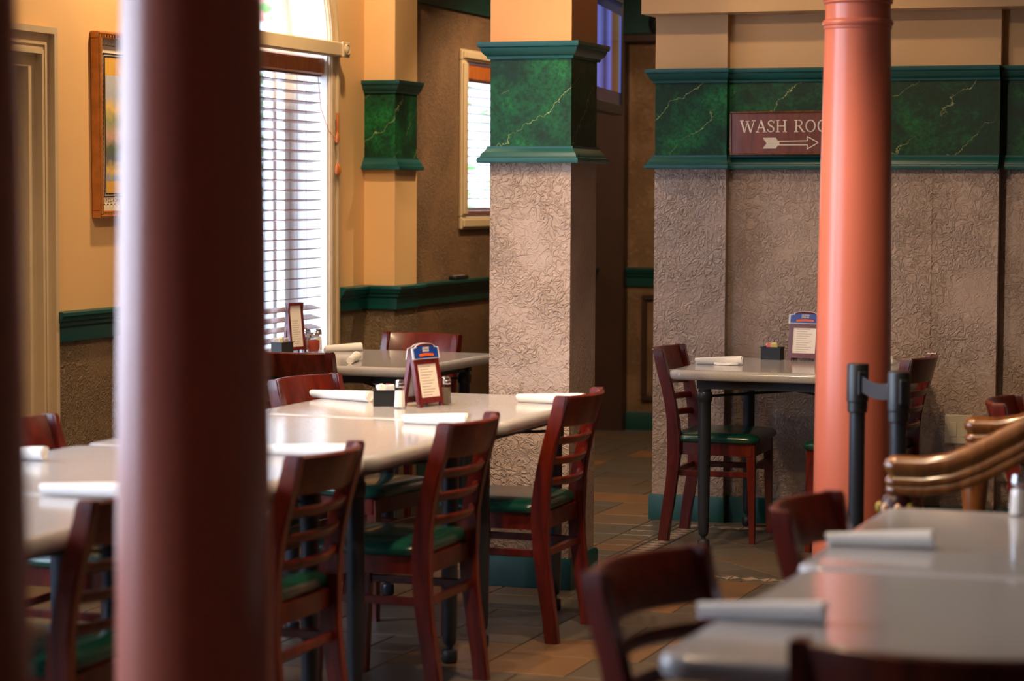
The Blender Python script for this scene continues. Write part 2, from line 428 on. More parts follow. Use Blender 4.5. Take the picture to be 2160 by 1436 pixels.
# chair rails and baseboards
RAIL = [(0, .935), (.018, .935), (.020, .955), (.022, .990), (.034, 1.000), (.036, 1.012), (.048, 1.020), (.052, 1.034), (.058, 1.040), (.058, 1.052), (.052, 1.056), (0, 1.056)]
b = B(); b.run((XL, 8.19), (XL, 9.47), (1, 0), RAIL); struct(b.obj('trim_3', 'teal_paint'))
b = B(); b.run((XL, 10.93), (XL, QY0), (1, 0), RAIL); wrap(b, RAIL); struct(b.obj('trim_4', 'teal_paint'))
struct(B().run((XH, QY1), (XH, YB - .1), (1, 0), RAIL).obj('trim_5', 'dark_teal'))
struct(B().run((XH + .22, YB), (-1.0, YB), (0, -1), RAIL).obj('trim_6', 'dark_teal'))
struct(B().run((XL, -2.5), (XL, 1.60), (1, 0), RAIL).obj('trim_7', 'teal_paint'))
for nm, a, c, o_, m in (('baseboard_left', (XL, 8.19), (XL, QY0), (1, 0), 'teal_paint'), ('baseboard_hall', (XH, QY1), (XH, YB - .1), (1, 0), 'dark_teal'), ('baseboard_back', (XH + .22, YB), (-1.0, YB), (0, -1), 'dark_teal'), ('baseboard_left_near', (XL, -2.5), (XL, 7.08), (1, 0), 'teal_paint')):
    struct(B().run(a, c, o_, BASE).obj(nm, m))
CROWN = [(0, 2.53), (.02, 2.53), (.03, 2.56), (.07, 2.60), (.09, 2.66), (.10, 2.70), (0, 2.70)]
struct(B().run((XH, QY1), (XH, YB), (1, 0), CROWN).obj('trim_8', 'dark_teal'))

# ---------------------------------------------------------------- windows
def arched_window(n, a, c, full):
    cy, r = (a + c) / 2, (c - a) / 2; XG = XL - .20
    w = struct(bpy.data.objects.new('window_%d' % n, None)); COL.objects.link(w); w.location = (XL, cy, SILL)
    P = lambda o: rel(o, w)
    # white reveal lining
    b = B(); path = [(a, SILL), (a, SPRING)] + [(cy - r * cs(k * math.pi / 24), SPRING + r * sn(k * math.pi / 24)) for k in range(25)] + [(c, SPRING), (c, SILL)]
    def off(d):
        return [(a - d, SILL), (a - d, SPRING)] + [(cy - (r + d) * cs(k * math.pi / 24), SPRING + (r + d) * sn(k * math.pi / 24)) for k in range(25)] + [(c + d, SPRING), (c + d, SILL)]
    def band(b, d0, d1, xa, xb):
        i_, o_ = off(d0), off(d1)
        rings = [[(xa, *i_[k]), (xb, *i_[k]), (xb, *o_[k]), (xa, *o_[k])] for k in range(len(i_))]
        return b.loops(rings)
    P(band(B(), -.006, .0, XL - TH, XL).obj('reveal_lining', 'white_paint'))
    b = band(B(), 0, .085, XL, XL + .016); band(b, .006, .020, XL + .016, XL + .024); band(b, .034, .046, XL + .016, XL + .022); band(b, .066, .085, XL + .016, XL + .030)
    P(b.obj('casing', 'trim_paint'))
    hx = XL + .07
    P(B().box(XL, hx, a - .085, c + .085, 2.202, 2.272, bev=.006).obj('header_beam', 'trim_paint'))
    for y in (a - .05, c + .05):
        b = B().box(hx, hx + .012, y - .042, y + .042, 2.199, 2.275, bev=.004); b.lathe([(.0, .0), (.030, .0), (.030, .006), (.024, .010), (.018, .006), (.012, .010), (.0, .012)][1:-1], 20, (hx + .012, y, 2.237), 'X')
        P(b.obj('corner_rosette', 'trim_paint'))
    P(B().box(XL - .20, XL + .05, a - .05, c + .05, SILL - .03, SILL + .008, bev=.006).obj('window_sill', 'white_paint'))
    # glazing frame
    b = band(B(), -.07, -.006, XG - .05, XG); P(b.obj('frame', 'white_paint'))
    fr_ = P(B().box(XG - .05, XG + .012, a + .07, c - .07, SPRING - .035, SPRING + .035, bev=.006).obj('transom', 'white_paint'))
    P(B().box(XG - .05, XG, a + .07, c - .07, SILL, SILL + .07, bev=.006).obj('bottom_rail', 'white_paint'))
    for y in (c - .20, cy, a + .20):
        P(B().box(XG - .05, XG + .010, y - .022, y + .022, SILL + .07, SPRING - .035, bev=.005).obj('mullion', 'white_paint'))
    ys = [a + .07, a + .20, cy, c - .20, c - .07]
    for k in range(4):
        P(B().box(XG - .032, XG - .028, ys[k], ys[k + 1], SILL + .06, SPRING - .03).obj('pane', 'clear_glass'))
    rr = r - .065
    b = B(); b.loops([[(x, cy - rr * cs(k * math.pi / 24), SPRING + .03 + (rr - .03) * sn(k * math.pi / 24)) for k in range(25)] for x in (XG - .032, XG - .028)])
    P(b.obj('arched_pane', 'clear_glass', None, 20))
    return w
for n, (a, c) in enumerate(WINS): arched_window(n + 1, a, c, n == 3)

def blind(x, y0, y1, ztop, zbot, pitch, label, tilt0=R(-7), tassel=True):
    w = thing('window_blind', label, 'blind', (x, (y0 + y1) / 2, zbot)); P = lambda o: rel(o, w)
    P(B().box(x - .02, x + .035, y0, y1, ztop - .085, ztop, bev=.008).obj('valance', 'valance_wood'))
    P(B().box(x - .025, x + .02, y0 + .01, y1 - .01, ztop - .095, ztop - .06).obj('head_rail', 'blind_wood'))
    n = int((ztop - .13 - zbot) / pitch); me = None
    for k in range(n):
        z = ztop - .13 - k * pitch
        tilt = tilt0 if z > .98 else R(16)
        o = B().box(-.029, .029, y0 + .012, y1 - .035, -.002, .002, rot=Matrix.Rotation(tilt, 3, 'Y')).obj('slat', 'blind_wood', None, 0, (x, 0, z)) if me is None or tilt != tilt0 else None
        if o is None:
            o = bpy.data.objects.new('slat', me); COL.objects.link(o); o.location = (x, 0, z)
        elif tilt == tilt0: me = o.data
        P(o)
    P(B().box(x - .022, x + .022, y0 + .012, y1 - .035, zbot - .01, zbot + .012, bev=.003).obj('bottom_bar', 'blind_wood'))
    for y in (y0 + .14, (y0 + y1) / 2 - .04, y1 - .20):
        for dx in (-.024, .024):
            P(B().tube([(x + dx, y, ztop - .09), (x + dx, y, zbot)], .0012, 5).obj('ladder_cord', 'blind_wood'))
    if tassel:
        yy = y1 - .05
        P(B().tube([(x + .02, yy, ztop - .09), (x + .03, yy + .01, ztop - .25), (x + .055, yy + .05, ztop - .36), (XL + .034, yy + .085, ztop - .40)], .002, 5).obj('pull_cord', 'valance_wood'))
        P(B().tube([(XL + .036, yy + .10, ztop - .27), (XL + .036, yy + .10, ztop - .37)], .008, 8).obj('cord_cleat', 'valance_wood'))
        for dy, dz in ((.086, -.395), (.082, -.55), (.106, -.55)):
            P(B().lathe([(.003, .03), (.009, .015), (.012, -.01), (.009, -.022), (.004, -.026)], 10, (XL + .040, yy + dy, ztop + dz)).obj('tassel', 'valance_wood'))
    return w
blind(XL - .045, WINS[3][0] + .008, WINS[3][1] - .008, 2.195, .70, .0478, 'brown wooden slat blind in the arched window by the wall table')
# square window in the hall
w2 = struct(bpy.data.objects.new('window_5', None)); COL.objects.link(w2); w2.location = (XH, 12.75, 1.4)
P = lambda o: rel(o, w2)
ya, yb, za, zb = W2
b = B()
for q in ((ya - .075, yb + .075, zb, zb + .062), (ya - .075, yb + .075, za - .07, za), (ya - .075, ya, za, zb), (yb, yb + .075, za, zb)):
    b.box(XH, XH + .022, *q, bev=.006); b.box(XH + .02, XH + .034, q[0] + .008, q[1] - .008, q[2] + .012, q[3] - .012, bev=.005)
P(b.obj('casing', 'trim_paint'))
b = B()
for q in ((ya, yb, zb - .05, zb), (ya, yb, za, za + .05), (ya, ya + .05, za + .05, zb - .05), (yb - .05, yb, za + .05, zb - .05)): b.box(XH - .13, XH - .09, *q)
P(b.obj('frame', 'white_paint'))
P(B().box(XH - .112, XH - .108, ya + .04, yb - .04, za + .04, zb - .04).obj('pane', 'clear_glass'))
blind(XH - .04, ya + .006, yb - .006, zb - .015, za + .02, .0475, 'wooden slat blind in the small square window of the hall', tassel=False)

# door in the left wall
d = struct(bpy.data.objects.new('door_1', None)); COL.objects.link(d); d.location = (XL, 7.6, 0)
P = lambda o: rel(o, d); ya, yb, zt = DOOR[0], DOOR[1], 2.06
def dband(b, d0, d1, xa, xb):
    pth = lambda k: [(ya - k, 0), (ya - k, zt + k), (yb + k, zt + k), (yb + k, 0)]
    i_, o_ = pth(d0), pth(d1)
    return b.loops([[(xa, *i_[k]), (xb, *i_[k]), (xb, *o_[k]), (xa, *o_[k])] for k in range(4)])
b = dband(B(), 0, .105, XL, XL + .016); dband(b, .0, .016, XL + .016, XL + .030); dband(b, .036, .046, XL + .016, XL + .022); dband(b, .080, .105, XL + .016, XL + .038)
P(b.obj('casing', 'trim_paint', None, 20))
b = dband(B(), -.05, 0, XL - .20, XL); dband(b, -.065, -.05, XL - .20, XL - .05); dband(b, -.078, -.065, XL - .20, XL - .09); P(b.obj('jamb', 'trim_paint', None, 20))
P(B().box(XL - .14, XL - .10, ya + .05, yb - .05, .005, zt - .05).obj('door_leaf', 'trim_paint'))
for z0, z1 in ((.15, .85), (1.0, 1.9)):
    for y0, y1 in ((ya + .14, (ya + yb) / 2 - .05), ((ya + yb) / 2 + .05, yb - .14)):
        P(B().box(XL - .10, XL - .092, y0, y1, z0, z1, bev=.006).obj('door_panel', 'trim_paint'))

# ---------------------------------------------------------------- floor of mixed slate tiles
fl = struct(box_obj('floor', 'grout', None, XL - TH, 3.2, -2.7, YB + .3, -.12, -.004))
Mo = .155; GX, GY = -2.99, 9.12
IX0, IX1, IY0, IY1 = GX, GX + 11 * Mo, GY, GY + 10 * Mo
i0, i1 = math.floor((XL - GX) / Mo), math.ceil((3.0 - GX) / Mo); j0, j1 = math.floor((-2.5 - GY) / Mo), math.ceil((YB - GY) / Mo)
used = {(i, j) for i in range(11) for j in range(10)}
tiles = []; rs = random.Random(11)
for j in range(j0, j1):
    for i in range(i0, i1):
        if (i, j) in used: continue
        opts = [(2, 3), (3, 2), (2, 2), (2, 2), (1, 1), (2, 2)]; rs.shuffle(opts)
        for w_, h_ in opts + [(2, 1), (1, 2), (1, 1)]:
            cells = [(i + a, j + c) for a in range(w_) for c in range(h_)]
            if all(q not in used and i0 <= q[0] < i1 and j0 <= q[1] < j1 for q in cells):
                used.update(cells); tiles.append((i, j, w_, h_)); break
def poly_tile(poly, g=.0025, ch=.004, z=0.0, th=.004):
    """tile ring points: bottom, chamfer foot, top"""
    cx = sum(p[0] for p in poly) / len(poly); cy = sum(p[1] for p in poly) / len(poly)
    def inset(k):
        o = []; n = len(poly)
        for a in range(n):
            p0, p1, p2 = Vector(poly[a - 1]), Vector(poly[a]), Vector(poly[(a + 1) % n])
            e0, e1 = (p1 - p0).normalized(), (p2 - p1).normalized()
            n0, n1 = Vector((-e0.y, e0.x)), Vector((-e1.y, e1.x))
            m = n0 + n1; m = m / max(.2, m.dot(n0)) if m.length > 1e-6 else n0
            o.append(p1 + m * k)
        return o
    return [[(q.x, q.y, z - th) for q in inset(g)], [(q.x, q.y, z - ch * .45) for q in inset(g)], [(q.x, q.y, z) for q in inset(g + ch)]]
def score(cx, cy, area):
    if cy < .8: return 0
    u, v, w_ = px((cx, cy, 0))
    return area * CH / w_ ** 3 if w_ > 0 and -60 < u < 2220 and 380 < v < 1500 else 0
tiles.sort(key=lambda q: -score(GX + (q[0] + q[2] / 2) * Mo, GY + (q[1] + q[3] / 2) * Mo, q[2] * q[3]))
def tile_mesh(poly, mat):
    b = B(); b.loops(poly_tile(poly), cap0=False); bmesh.ops.recalc_face_normals(b.bm, faces=b.bm.faces)
    me = bpy.data.meshes.new('floor_tile'); b.bm.to_mesh(me); b.bm.free(); me.materials.append(M[mat]); return me
tm = {}
for i, j, w_, h_ in tiles[:300]:
    if (w_, h_) not in tm: tm[w_, h_] = tile_mesh([(-w_ * Mo / 2, -h_ * Mo / 2), (w_ * Mo / 2, -h_ * Mo / 2), (w_ * Mo / 2, h_ * Mo / 2), (-w_ * Mo / 2, h_ * Mo / 2)], 'slate_tile')
    o = bpy.data.objects.new('floor_tile', tm[w_, h_]); COL.objects.link(o); o.parent = fl
    o.location = (GX + (i + w_ / 2) * Mo, GY + (j + h_ / 2) * Mo, rs.uniform(-.0012, 0))
b = B(); tones = []
for i, j, w_, h_ in tiles[300:]:
    x0, y0, x1, y1 = GX + i * Mo, GY + j * Mo, GX + (i + w_) * Mo, GY + (j + h_) * Mo
    b.loops(poly_tile([(x0, y0), (x1, y0), (x1, y1), (x0, y1)]), cap0=False)
    tn = rs.random(); tones += [tn] * 9
o = b.obj('tile_field', 'slate_field', fl, 0); tag(o, kind='stuff')
at_ = o.data.attributes.new('tone', 'FLOAT', 'FACE'); at_.data.foreach_set('value', tones[:len(o.data.polygons)])
# inlaid border and diagonal field in front of the wash room wall
mos = tile_mesh([(-Mo / 2, -.05), (Mo / 2, -.05), (Mo / 2, .05), (-Mo / 2, .05)], 'mosaic_tile')
for k in range(9):
    for (x, y, rz) in ((IX0 + .030 + .05, IY0 + .13 + (k + .5) * (IY1 - IY0 - .26) / 9, R(90)),):
        o = bpy.data.objects.new('mosaic_tile', mos); COL.objects.link(o); o.parent = fl; o.location = (x, y, 0); o.rotation_euler.z = rz
for k in range(11):
    for y in (IY0 + .08, IY1 - .08):
        o = bpy.data.objects.new('mosaic_tile', mos); COL.objects.link(o); o.parent = fl; o.location = (IX0 + (k + .5) * Mo, y, 0)
b = B(); strips = []
for (x0, y0, x1, y1) in ((IX0, IY0, IX1, IY0 + .03), (IX0, IY1 - .03, IX1, IY1), (IX0, IY0 + .13, IX0 + .03, IY1 - .13)):
    n = 10
    for k in range(n):
        if x1 - x0 > y1 - y0: q = (x0 + (x1 - x0) * k / n, y0, x0 + (x1 - x0) * (k + 1) / n, y1)
        else: q = (x0, y0 + (y1 - y0) * k / n, x1, y0 + (y1 - y0) * (k + 1) / n)
        me = tile_mesh([(q[0], q[1]), (q[2], q[1]), (q[2], q[3]), (q[0], q[3])], 'slate_tile')
        o = bpy.data.objects.new('border_strip', me); COL.objects.link(o); o.parent = fl
def clip(poly, x0, x1, y0, y1):
    for ax, lim, sg in ((0, x0, 1), (0, x1, -1), (1, y0, 1), (1, y1, -1)):
        out = []
        for a in range(len(poly)):
            p_, q_ = poly[a - 1], poly[a]; dp, dq = sg * (p_[ax] - lim), sg * (q_[ax] - lim)
            if (dp >= 0) != (dq >= 0):
                t_ = dp / (dp - dq); out.append((p_[0] + (q_[0] - p_[0]) * t_, p_[1] + (q_[1] - p_[1]) * t_))
            if dq >= 0: out.append(q_)
        poly = out
        if len(poly) < 3: return []
    return poly
L_ = .31
for a in range(-8, 9):
    for c in range(-8, 9):
        cx, cy = (IX0 + IX1) / 2 + (a - c) * L_ / math.sqrt(2), (IY0 + IY1) / 2 + (a + c) * L_ / math.sqrt(2); h = L_ / math.sqrt(2)
        pl = clip([(cx - h, cy), (cx, cy - h), (cx + h, cy), (cx, cy + h)], IX0 + .13, IX1, IY0 + .13, IY1 - .13)
        cl = []
        for q in pl:
            if not cl or (Vector(q) - Vector(cl[-1])).length > 1e-4: cl.append(q)
        if len(cl) > 2 and (Vector(cl[0]) - Vector(cl[-1])).length < 1e-4: cl.pop()
        if len(cl) < 3: continue
        ar = abs(sum(cl[k - 1][0] * cl[k][1] - cl[k][0] * cl[k - 1][1] for k in range(len(cl)))) / 2
        if ar < .002: continue
        o = bpy.data.objects.new('diagonal_tile', tile_mesh(cl, 'slate_tile')); COL.objects.link(o); o.parent = fl

# ---------------------------------------------------------------- round columns
def column(u, v, Z, label):
    c = at_depth(u, v, Z); t = thing('round_column', label, 'column', (c.x, c.y, 0), 0, None)
    B().lathe([(.19, 0), (.19, .06), (.175, .075), (.165, .10), (.150, .115), (.145, .14)], 40).obj('base', 'terracotta_paint', t)
    pr = [(.131, .14)]
    for k in range(1, 13):
        z = .14 + (2.085 - .14) * k / 12; pr.append((.131 - .0205 * (k / 12) ** 1.7, z))
    B().lathe(pr, 56).obj('shaft', 'terracotta_paint', t)
    B().lathe([(.110, 2.083), (.1135, 2.086), (.1145, 2.091), (.112, 2.095), (.1175, 2.099), (.1195, 2.106), (.117, 2.113), (.112, 2.117), (.110, 2.118)], 56).obj('lower_ring', 'terracotta_paint', t)
    B().lathe([(.109, 2.117), (.109, 2.168)], 56).obj('neck', 'terracotta_paint', t)
    B().lathe([(.109, 2.168), (.113, 2.170), (.1165, 2.174), (.114, 2.179), (.118, 2.183), (.119, 2.20), (.126, 2.26), (.15, 2.32), (.165, 2.34), (.165, 2.40), (.13, 2.42), (.13, CEIL)], 56).obj('capital', 'terracotta_paint', t)
    return t
column(1803.5, 500, 8.05, 'salmon round column with neck rings beside the belt barrier')
column(408, 700, 3.88, 'wide round column standing in front of the pushed-together dining tables')
column(-157, 700, 3.0, 'round column at the picture frame side, only its rounded flank showing')

# ---------------------------------------------------------------- dining chairs
def stile_y(z):
    P_ = [(0, -.205), (.22, -.170), (.44, -.148), (.62, -.172), (.86, -.240)]
    for (a, ya), (c, yc) in zip(P_, P_[1:]):
        if z <= c:
            t_ = (z - a) / (c - a); return ya + (yc - ya) * t_
    return -.240
def chair_proto():
    t = thing('dining_chair', 'x', 'chair')
    zs = [0, .08, .16, .24, .32, .40, .47, .54, .61, .68, .75, .81, .838, .848]
    for sx in (-1, 1):
        rings = []
        for z in zs:
            y = stile_y(z) if z not in (.44,) else stile_y(z)
            # soften the bend
            y = sum(stile_y(max(0, min(.86, z + dz))) for dz in (-.09, -.045, 0, .045, .09)) / 5
            hw = .0185 if z < .83 else (.0175 if z < .845 else .014); hd = .024 + .006 * math.exp(-((z - .44) / .12) ** 2) - (.004 if z > .845 else 0)
            x = sx * (.196 + .004 * z / .85)
            rings.append([(x - hw, y - hd, z), (x + hw, y - hd, z), (x + hw, y + hd, z), (x - hw, y + hd, z)])
        b = B().loops(rings); es = [e for e in b.bm.edges if abs((e.verts[0].co - e.verts[1].co).normalized().z) > .5]
        bmesh.ops.bevel(b.bm, geom=es, offset=.005, segments=2, affect='EDGES'); b.obj('back_leg', 'cherry_wood', t)
        b = B(); rings = []
        for z, s_ in ((0, .0125), (.40, .0185), (.435, .0185)):
            x, y = sx * (.186 - .006 * z), .196 - .022 * z
            rings.append([(x - s_, y - s_, z), (x + s_, y - s_, z), (x + s_, y + s_, z), (x - s_, y + s_, z)])
        b.loops(rings); es = [e for e in b.bm.edges if abs((e.verts[0].co - e.verts[1].co).normalized().z) > .5]
        bmesh.ops.bevel(b.bm, geom=es, offset=.003, segments=1, affect='EDGES'); b.obj('front_leg', 'cherry_wood', t)
    def curved(z0, z1, th, bow, name, n=10, round_=.006):
        rings = []
        for k in range(n + 1):
            x = -.185 + .37 * k / n; q = 1 - (x / .19) ** 2
            y0, y1 = stile_y(z0) - bow * q, stile_y(z1) - bow * q
            e = min(round_, th * .45, (z1 - z0) * .3)
            prof = [(y0 - th / 2 + e, z0), (y0 + th / 2 - e, z0), (y0 + th / 2, z0 + e), (y1 + th / 2, z1 - e), (y1 + th / 2 - e, z1), (y1 - th / 2 + e, z1), (y1 - th / 2, z1 - e), (y0 - th / 2, z0 + e)]
            rings.append([(x, y, z) for y, z in prof])
        B().loops(rings).obj(name, 'cherry_wood', t, 50)
    curved(.738, .846, .022, .055, 'top_rail', 14)
    for z in (.690, .620, .548): curved(z - .014, z + .014, .017, .052, 'slat', 14)
    # seat frame and padded seat
    def rrect(w0, w1, y0, y1, r, n=5):
        pts = []
        for cx, cy, a0 in ((w1 - r, y1 - r, 0), (-(w1 - r), y1 - r, 90), (-(w0 - r), y0 + r, 180), (w0 - r, y0 + r, 270)):
            for k in range(n + 1):
                a = R(a0 + 90 * k / n); pts.append((cx + r * cs(a), cy + r * sn(a)))
        return pts
    o_, i_ = rrect(.196, .205, -.165, .205, .018, 3), rrect(.174, .183, -.143, .183, .012, 3)
    b = B(); b.loops([[(x, y, z) for x, y in q] for q, z in ((o_, .385), (o_, .44), (i_, .44), (i_, .385), (o_, .385))], cap0=False, cap1=False)
    bmesh.ops.remove_doubles(b.bm, verts=b.bm.verts, dist=1e-5); b.obj('seat_frame', 'cherry_wood', t)
    rings = []
    for k, z in ((.006, .440), (.016, .446), (.020, .456), (.017, .467), (.006, .477), (-.03, .485), (-.09, .490), (-.15, .491)):
        rings.append([(x, y, z) for x, y in rrect(.198 + k, .207 + k, -.150 - k * .3, .207 + k, max(.012, .05 + k * .3), 6)])
    B().loops(rings).obj('seat', 'vinyl_green', t, 60)
    for sx in (-1, 1):
        B().box(sx * .188 - .008, sx * .188 + .008, -.15, .185, .290, .316, bev=.003).obj('stretcher', 'cherry_wood', t)
    B().box(-.18, .18, -.172, -.155, .290, .316, bev=.003).obj('stretcher', 'cherry_wood', t)
    B().box(-.18, .18, .180, .196, .320, .346, bev=.003).obj('stretcher', 'cherry_wood', t)
    return t
CH0 = chair_proto(); first = [True]
def chair(x, y, face, label, group):
    o = CH0 if first[0] else copy_tree(CH0); first[0] = False
    o.location = (x, y, 0); o.rotation_euler = (0, 0, R(face - 90)); tag(o, label, 'chair', group); return o
GC = 'ladder-back dining chairs with green seats'
chair(-2.785, 7.815, 180, 'ladder-back chair nearest the square pillar along the pushed-together tables', GC)
chair(-2.800, 6.775, 180, 'ladder-back chair beside the middle of the pushed-together tables, blank wood back to the aisle', GC)
chair(-2.845, 5.81, 180, 'ladder-back chair half hidden behind the wide round column at the pushed-together tables', GC)
chair(-2.885, 4.82, 180, 'dark ladder-back chair between the two round columns at the pushed-together tables', GC)
chair(-3.478, 8.01, -9, 'ladder-back chair across the table from the tented menu, rail facing the aisle', GC)
chair(-3.44, 6.905, 0, 'ladder-back chair on the window side, its seat seen under the pushed-together tables', GC)
chair(-3.58, 6.20, 0, 'orange-lit ladder-back chair below the framed picture', GC)
chair(-4.375, 9.545, 90, 'ladder-back chair with its back to the pushed-together tables, at the window table', GC)
chair(-4.38, 10.56, -100, 'ladder-back chair behind the window table below the cream pilaster', GC)
chair(-2.715, 10.305, 2, 'ladder-back chair with glossy green seat against the stucco pilaster', GC)
chair(-2.02, 10.155, 175, 'ladder-back chair behind the belt barrier at the wash room table', GC)
chair(-1.035, 4.225, -12, 'blurred ladder-back chair at the corner of the grey table beside the aisle', GC)
chair(-.938, 5.20, -4, 'ladder-back chair in front of the salmon column at the grey table', GC)
chair(-.60, 3.80, 88, 'ladder-back chair at the short end of the grey table, only its bowed top rail showing', GC)
chair(-.905, 8.11, 0, 'ladder-back chair behind the carved stair handrail near the wall outlets', GC)

# ---------------------------------------------------------------- tables
TZ, TT = .776, .042
def table_proto(lx, ly, ins=(.12, .13), legs=None):
    t = thing('dining_table', 'x', 'table')
    def rr(k, r):
        pts = []
        for cx, cy, a0 in ((lx / 2 - r, ly / 2 - r, 0), (-lx / 2 + r, ly / 2 - r, 90), (-lx / 2 + r, -ly / 2 + r, 180), (lx / 2 - r, -ly / 2 + r, 270)):
            for q in range(9):
                a = R(a0 + 90 * q / 8); pts.append((cx + (r - k) * cs(a), cy + (r - k) * sn(a)))
        return pts
    rings = []
    for k, z in ((.03, -TT), (.008, -TT), (.003, -TT + .006), (0, -TT + .014), (0, -.014), (.004, -.006), (.012, -.0012), (.022, 0), (.045, 0)):
        rings.append([(x, y, TZ + z) for x, y in rr(k, .065)])
    B().loops(rings).obj('table_top', 'quartz_top', t, 60)
    ax, ay = lx / 2 - ins[0], ly / 2 - ins[1]
    b = B()
    for q in ((-ax - .03, ax + .03, -ay - .02, -ay + .02), (-ax - .03, ax + .03, ay - .02, ay + .02), (-ax - .02, -ax + .02, -ay + .02, ay - .02), (ax - .02, ax + .02, -ay + .02, ay - .02)):
        b.box(*q, TZ - TT - .038, TZ - TT)
    b.obj('apron', 'black_metal', t)
    for sx in (-1, 1):
        for sy in (-1, 1):
            x, y = sx * ax, sy * ay
            if legs: y = legs[sx > 0][sy > 0]
            l = B().lathe([(.0275, TZ - TT - .038), (.0275, .62), (.0268, .35), (.024, .12), (.0225, .075), (.019, .062), (.012, .056)], 20, (x, y, 0)).obj('leg', 'black_metal', t)
            B().lathe([(.0295, .640), (.0325, .645), (.0325, .676), (.0295, .682)], 20, (x, y, 0)).obj('collar', 'black_metal', l)
            B().lathe([(.010, .058), (.010, .046), (.023, .042), (.026, .036), (.026, .008), (.021, 0)], 20, (x, y, 0)).obj('foot', 'black_metal', l)
            B().tube([(x, y, .662), (0, 0, .668)], .006, 8).obj('brace_rod', 'black_metal', t)
    return t
def place(t, x, y, label, rz=0, group='quartz topped dining tables'):
    t.location = (x, y, 0); t.rotation_euler = (0, 0, R(rz)); return tag(t, label, 'table', group)
def row_table(x, y, left, right, label): place(table_proto(.96, 1.075, (.13, .095), [[q - y for q in left], [q - y for q in right]]), x, y, label)
row_table(-3.14, 7.872, (7.47, 8.325), (7.475, 8.24), 'glossy quartz-topped table carrying the tented menu, last of the row before the pillar')
row_table(-3.14, 6.786, (6.55, 7.20), (6.41, 7.18), 'quartz-topped table next after the tented menu table in the pushed-together row')
row_table(-3.145, 5.702, (5.30, 5.92), (5.30, 6.10), 'quartz-topped table partly hidden by the wide round column')
row_table(-3.20, 4.615, (4.20, 5.05), (4.20, 5.075), 'quartz-topped table at the round-column end of the pushed-together row')
TA = table_proto(.96, 1.075, (.13, .12))
place(TA, -4.345, 10.03, 'quartz-topped table pushed against the arched window', -1)
TE = table_proto(.93, .90, (.155, .060)); place(TE, -2.365, 10.298, 'square quartz-topped table pushed against the wash room wall')
TF = table_proto(1.05, 1.0, (.13, .15)); place(TF, -.555, 4.205, 'grey quartz-topped table with a rounded free corner in the aisle', -1.5)
place(copy_tree(TF), -.565, 5.232, 'grey quartz-topped table with a salt shaker, below the stair handrail')

# ---------------------------------------------------------------- napkins and table settings
def napkin(u0, v0, u1, v1, label, z=TZ, lo=None, flap=0, r=.021):
    p0, p1 = on_z(u0, v0, z), on_z(u1, v1, z)
    if lo: p0, p1 = Vector((lo[0], lo[1], z)), Vector((lo[2], lo[3], z))
    L = (p1 - p0).length; t = thing('rolled_napkin', label, 'napkin', ((p0.x + p1.x) / 2, (p0.y + p1.y) / 2, z), math.atan2(p1.y - p0.y, p1.x - p0.x), 'rolled white napkins')
    n = 18; rings = []
    for k in range(9):
        f = k / 8; x = -L / 2 + L * f; rk = r * (.72 + .28 * f)
        ring = []
        for q in range(n):
            a = 2 * math.pi * q / n
            sp = rk * (1 + .10 * math.sin(a * .5 + .6)) * (1 + .03 * math.sin(5 * f + 3 * a))
            ring.append((x + .004 * math.sin(2 * a), sp * cs(a), max(.0, rk * .92 + .92 * sp * sn(a))))
        rings.append(ring)
    B().loops(rings).obj('roll', 'napkin_paper', t, 60)
    if flap:
        b = B(); b.loops([[(-L * .1, -r * 1.0, .003), (L * .42, -r * 1.0, .003), (L * .22, -r * 2.2, .0015), (-L * .02, -r * 1.7, .0015)], [(-L * .1, -r * .8, .012), (L * .42, -r * .8, .012), (L * .22, -r * 2.1, .0035), (-L * .02, -r * 1.6, .0035)]])
        b.obj('loose_fold', 'napkin_paper', t)
    B().lathe([(r * .80, 0), (r * .80, .003), (r * .55, .003), (r * .5, -.004), (r * .2, -.004)], 16, (L / 2 - .001, 0, r * .93), 'X').obj('rolled_end', 'napkin_paper', t)
    return t
napkin(660, 838, 780, 848, 'rolled white napkin between the chair rail and the tented menu')
napkin(1093, 848, 1278, 853, 'rolled white napkin in front of the square pillar', r=.022, lo=(-2.885, 8.105, -2.63, 8.085))
napkin(853, 893, 987, 899, 'rolled white napkin over the bowed chair back, nearest the tented menu base', r=.022)
napkin(562, 958, 742, 966, 'rolled white napkin beside the wide round column over a dark chair back')
napkin(90, 1043, 268, 1052, 'rolled white napkin between the two round columns, near the dark chair')
napkin(-60, 966, 94, 972, 'rolled white napkin touching the flank of the nearest round column')
napkin(712, 731, 778, 727, 'rolled white napkin at the far edge of the window table', lo=(-4.66, 10.34, -4.515, 10.445))
napkin(757, 762, 793, 745, 'rolled white napkin pointing off the front edge of the window table', lo=(-4.215, 9.62, -4.285, 9.86))
napkin(1468, 768, 1566, 770, 'folded white napkin on the wash room table', flap=1)
napkin(1850, 757, 1910, 755, 'white napkin behind the salmon column on the wash room table', lo=(-2.14, 10.52, -1.985, 10.55), flap=0)
napkin(1745, 1150, 1967, 1157, 'cream rolled napkin on the grey table below the handrail')
napkin(1475, 1303, 1740, 1316, 'rolled napkin at the rounded corner of the grey table')

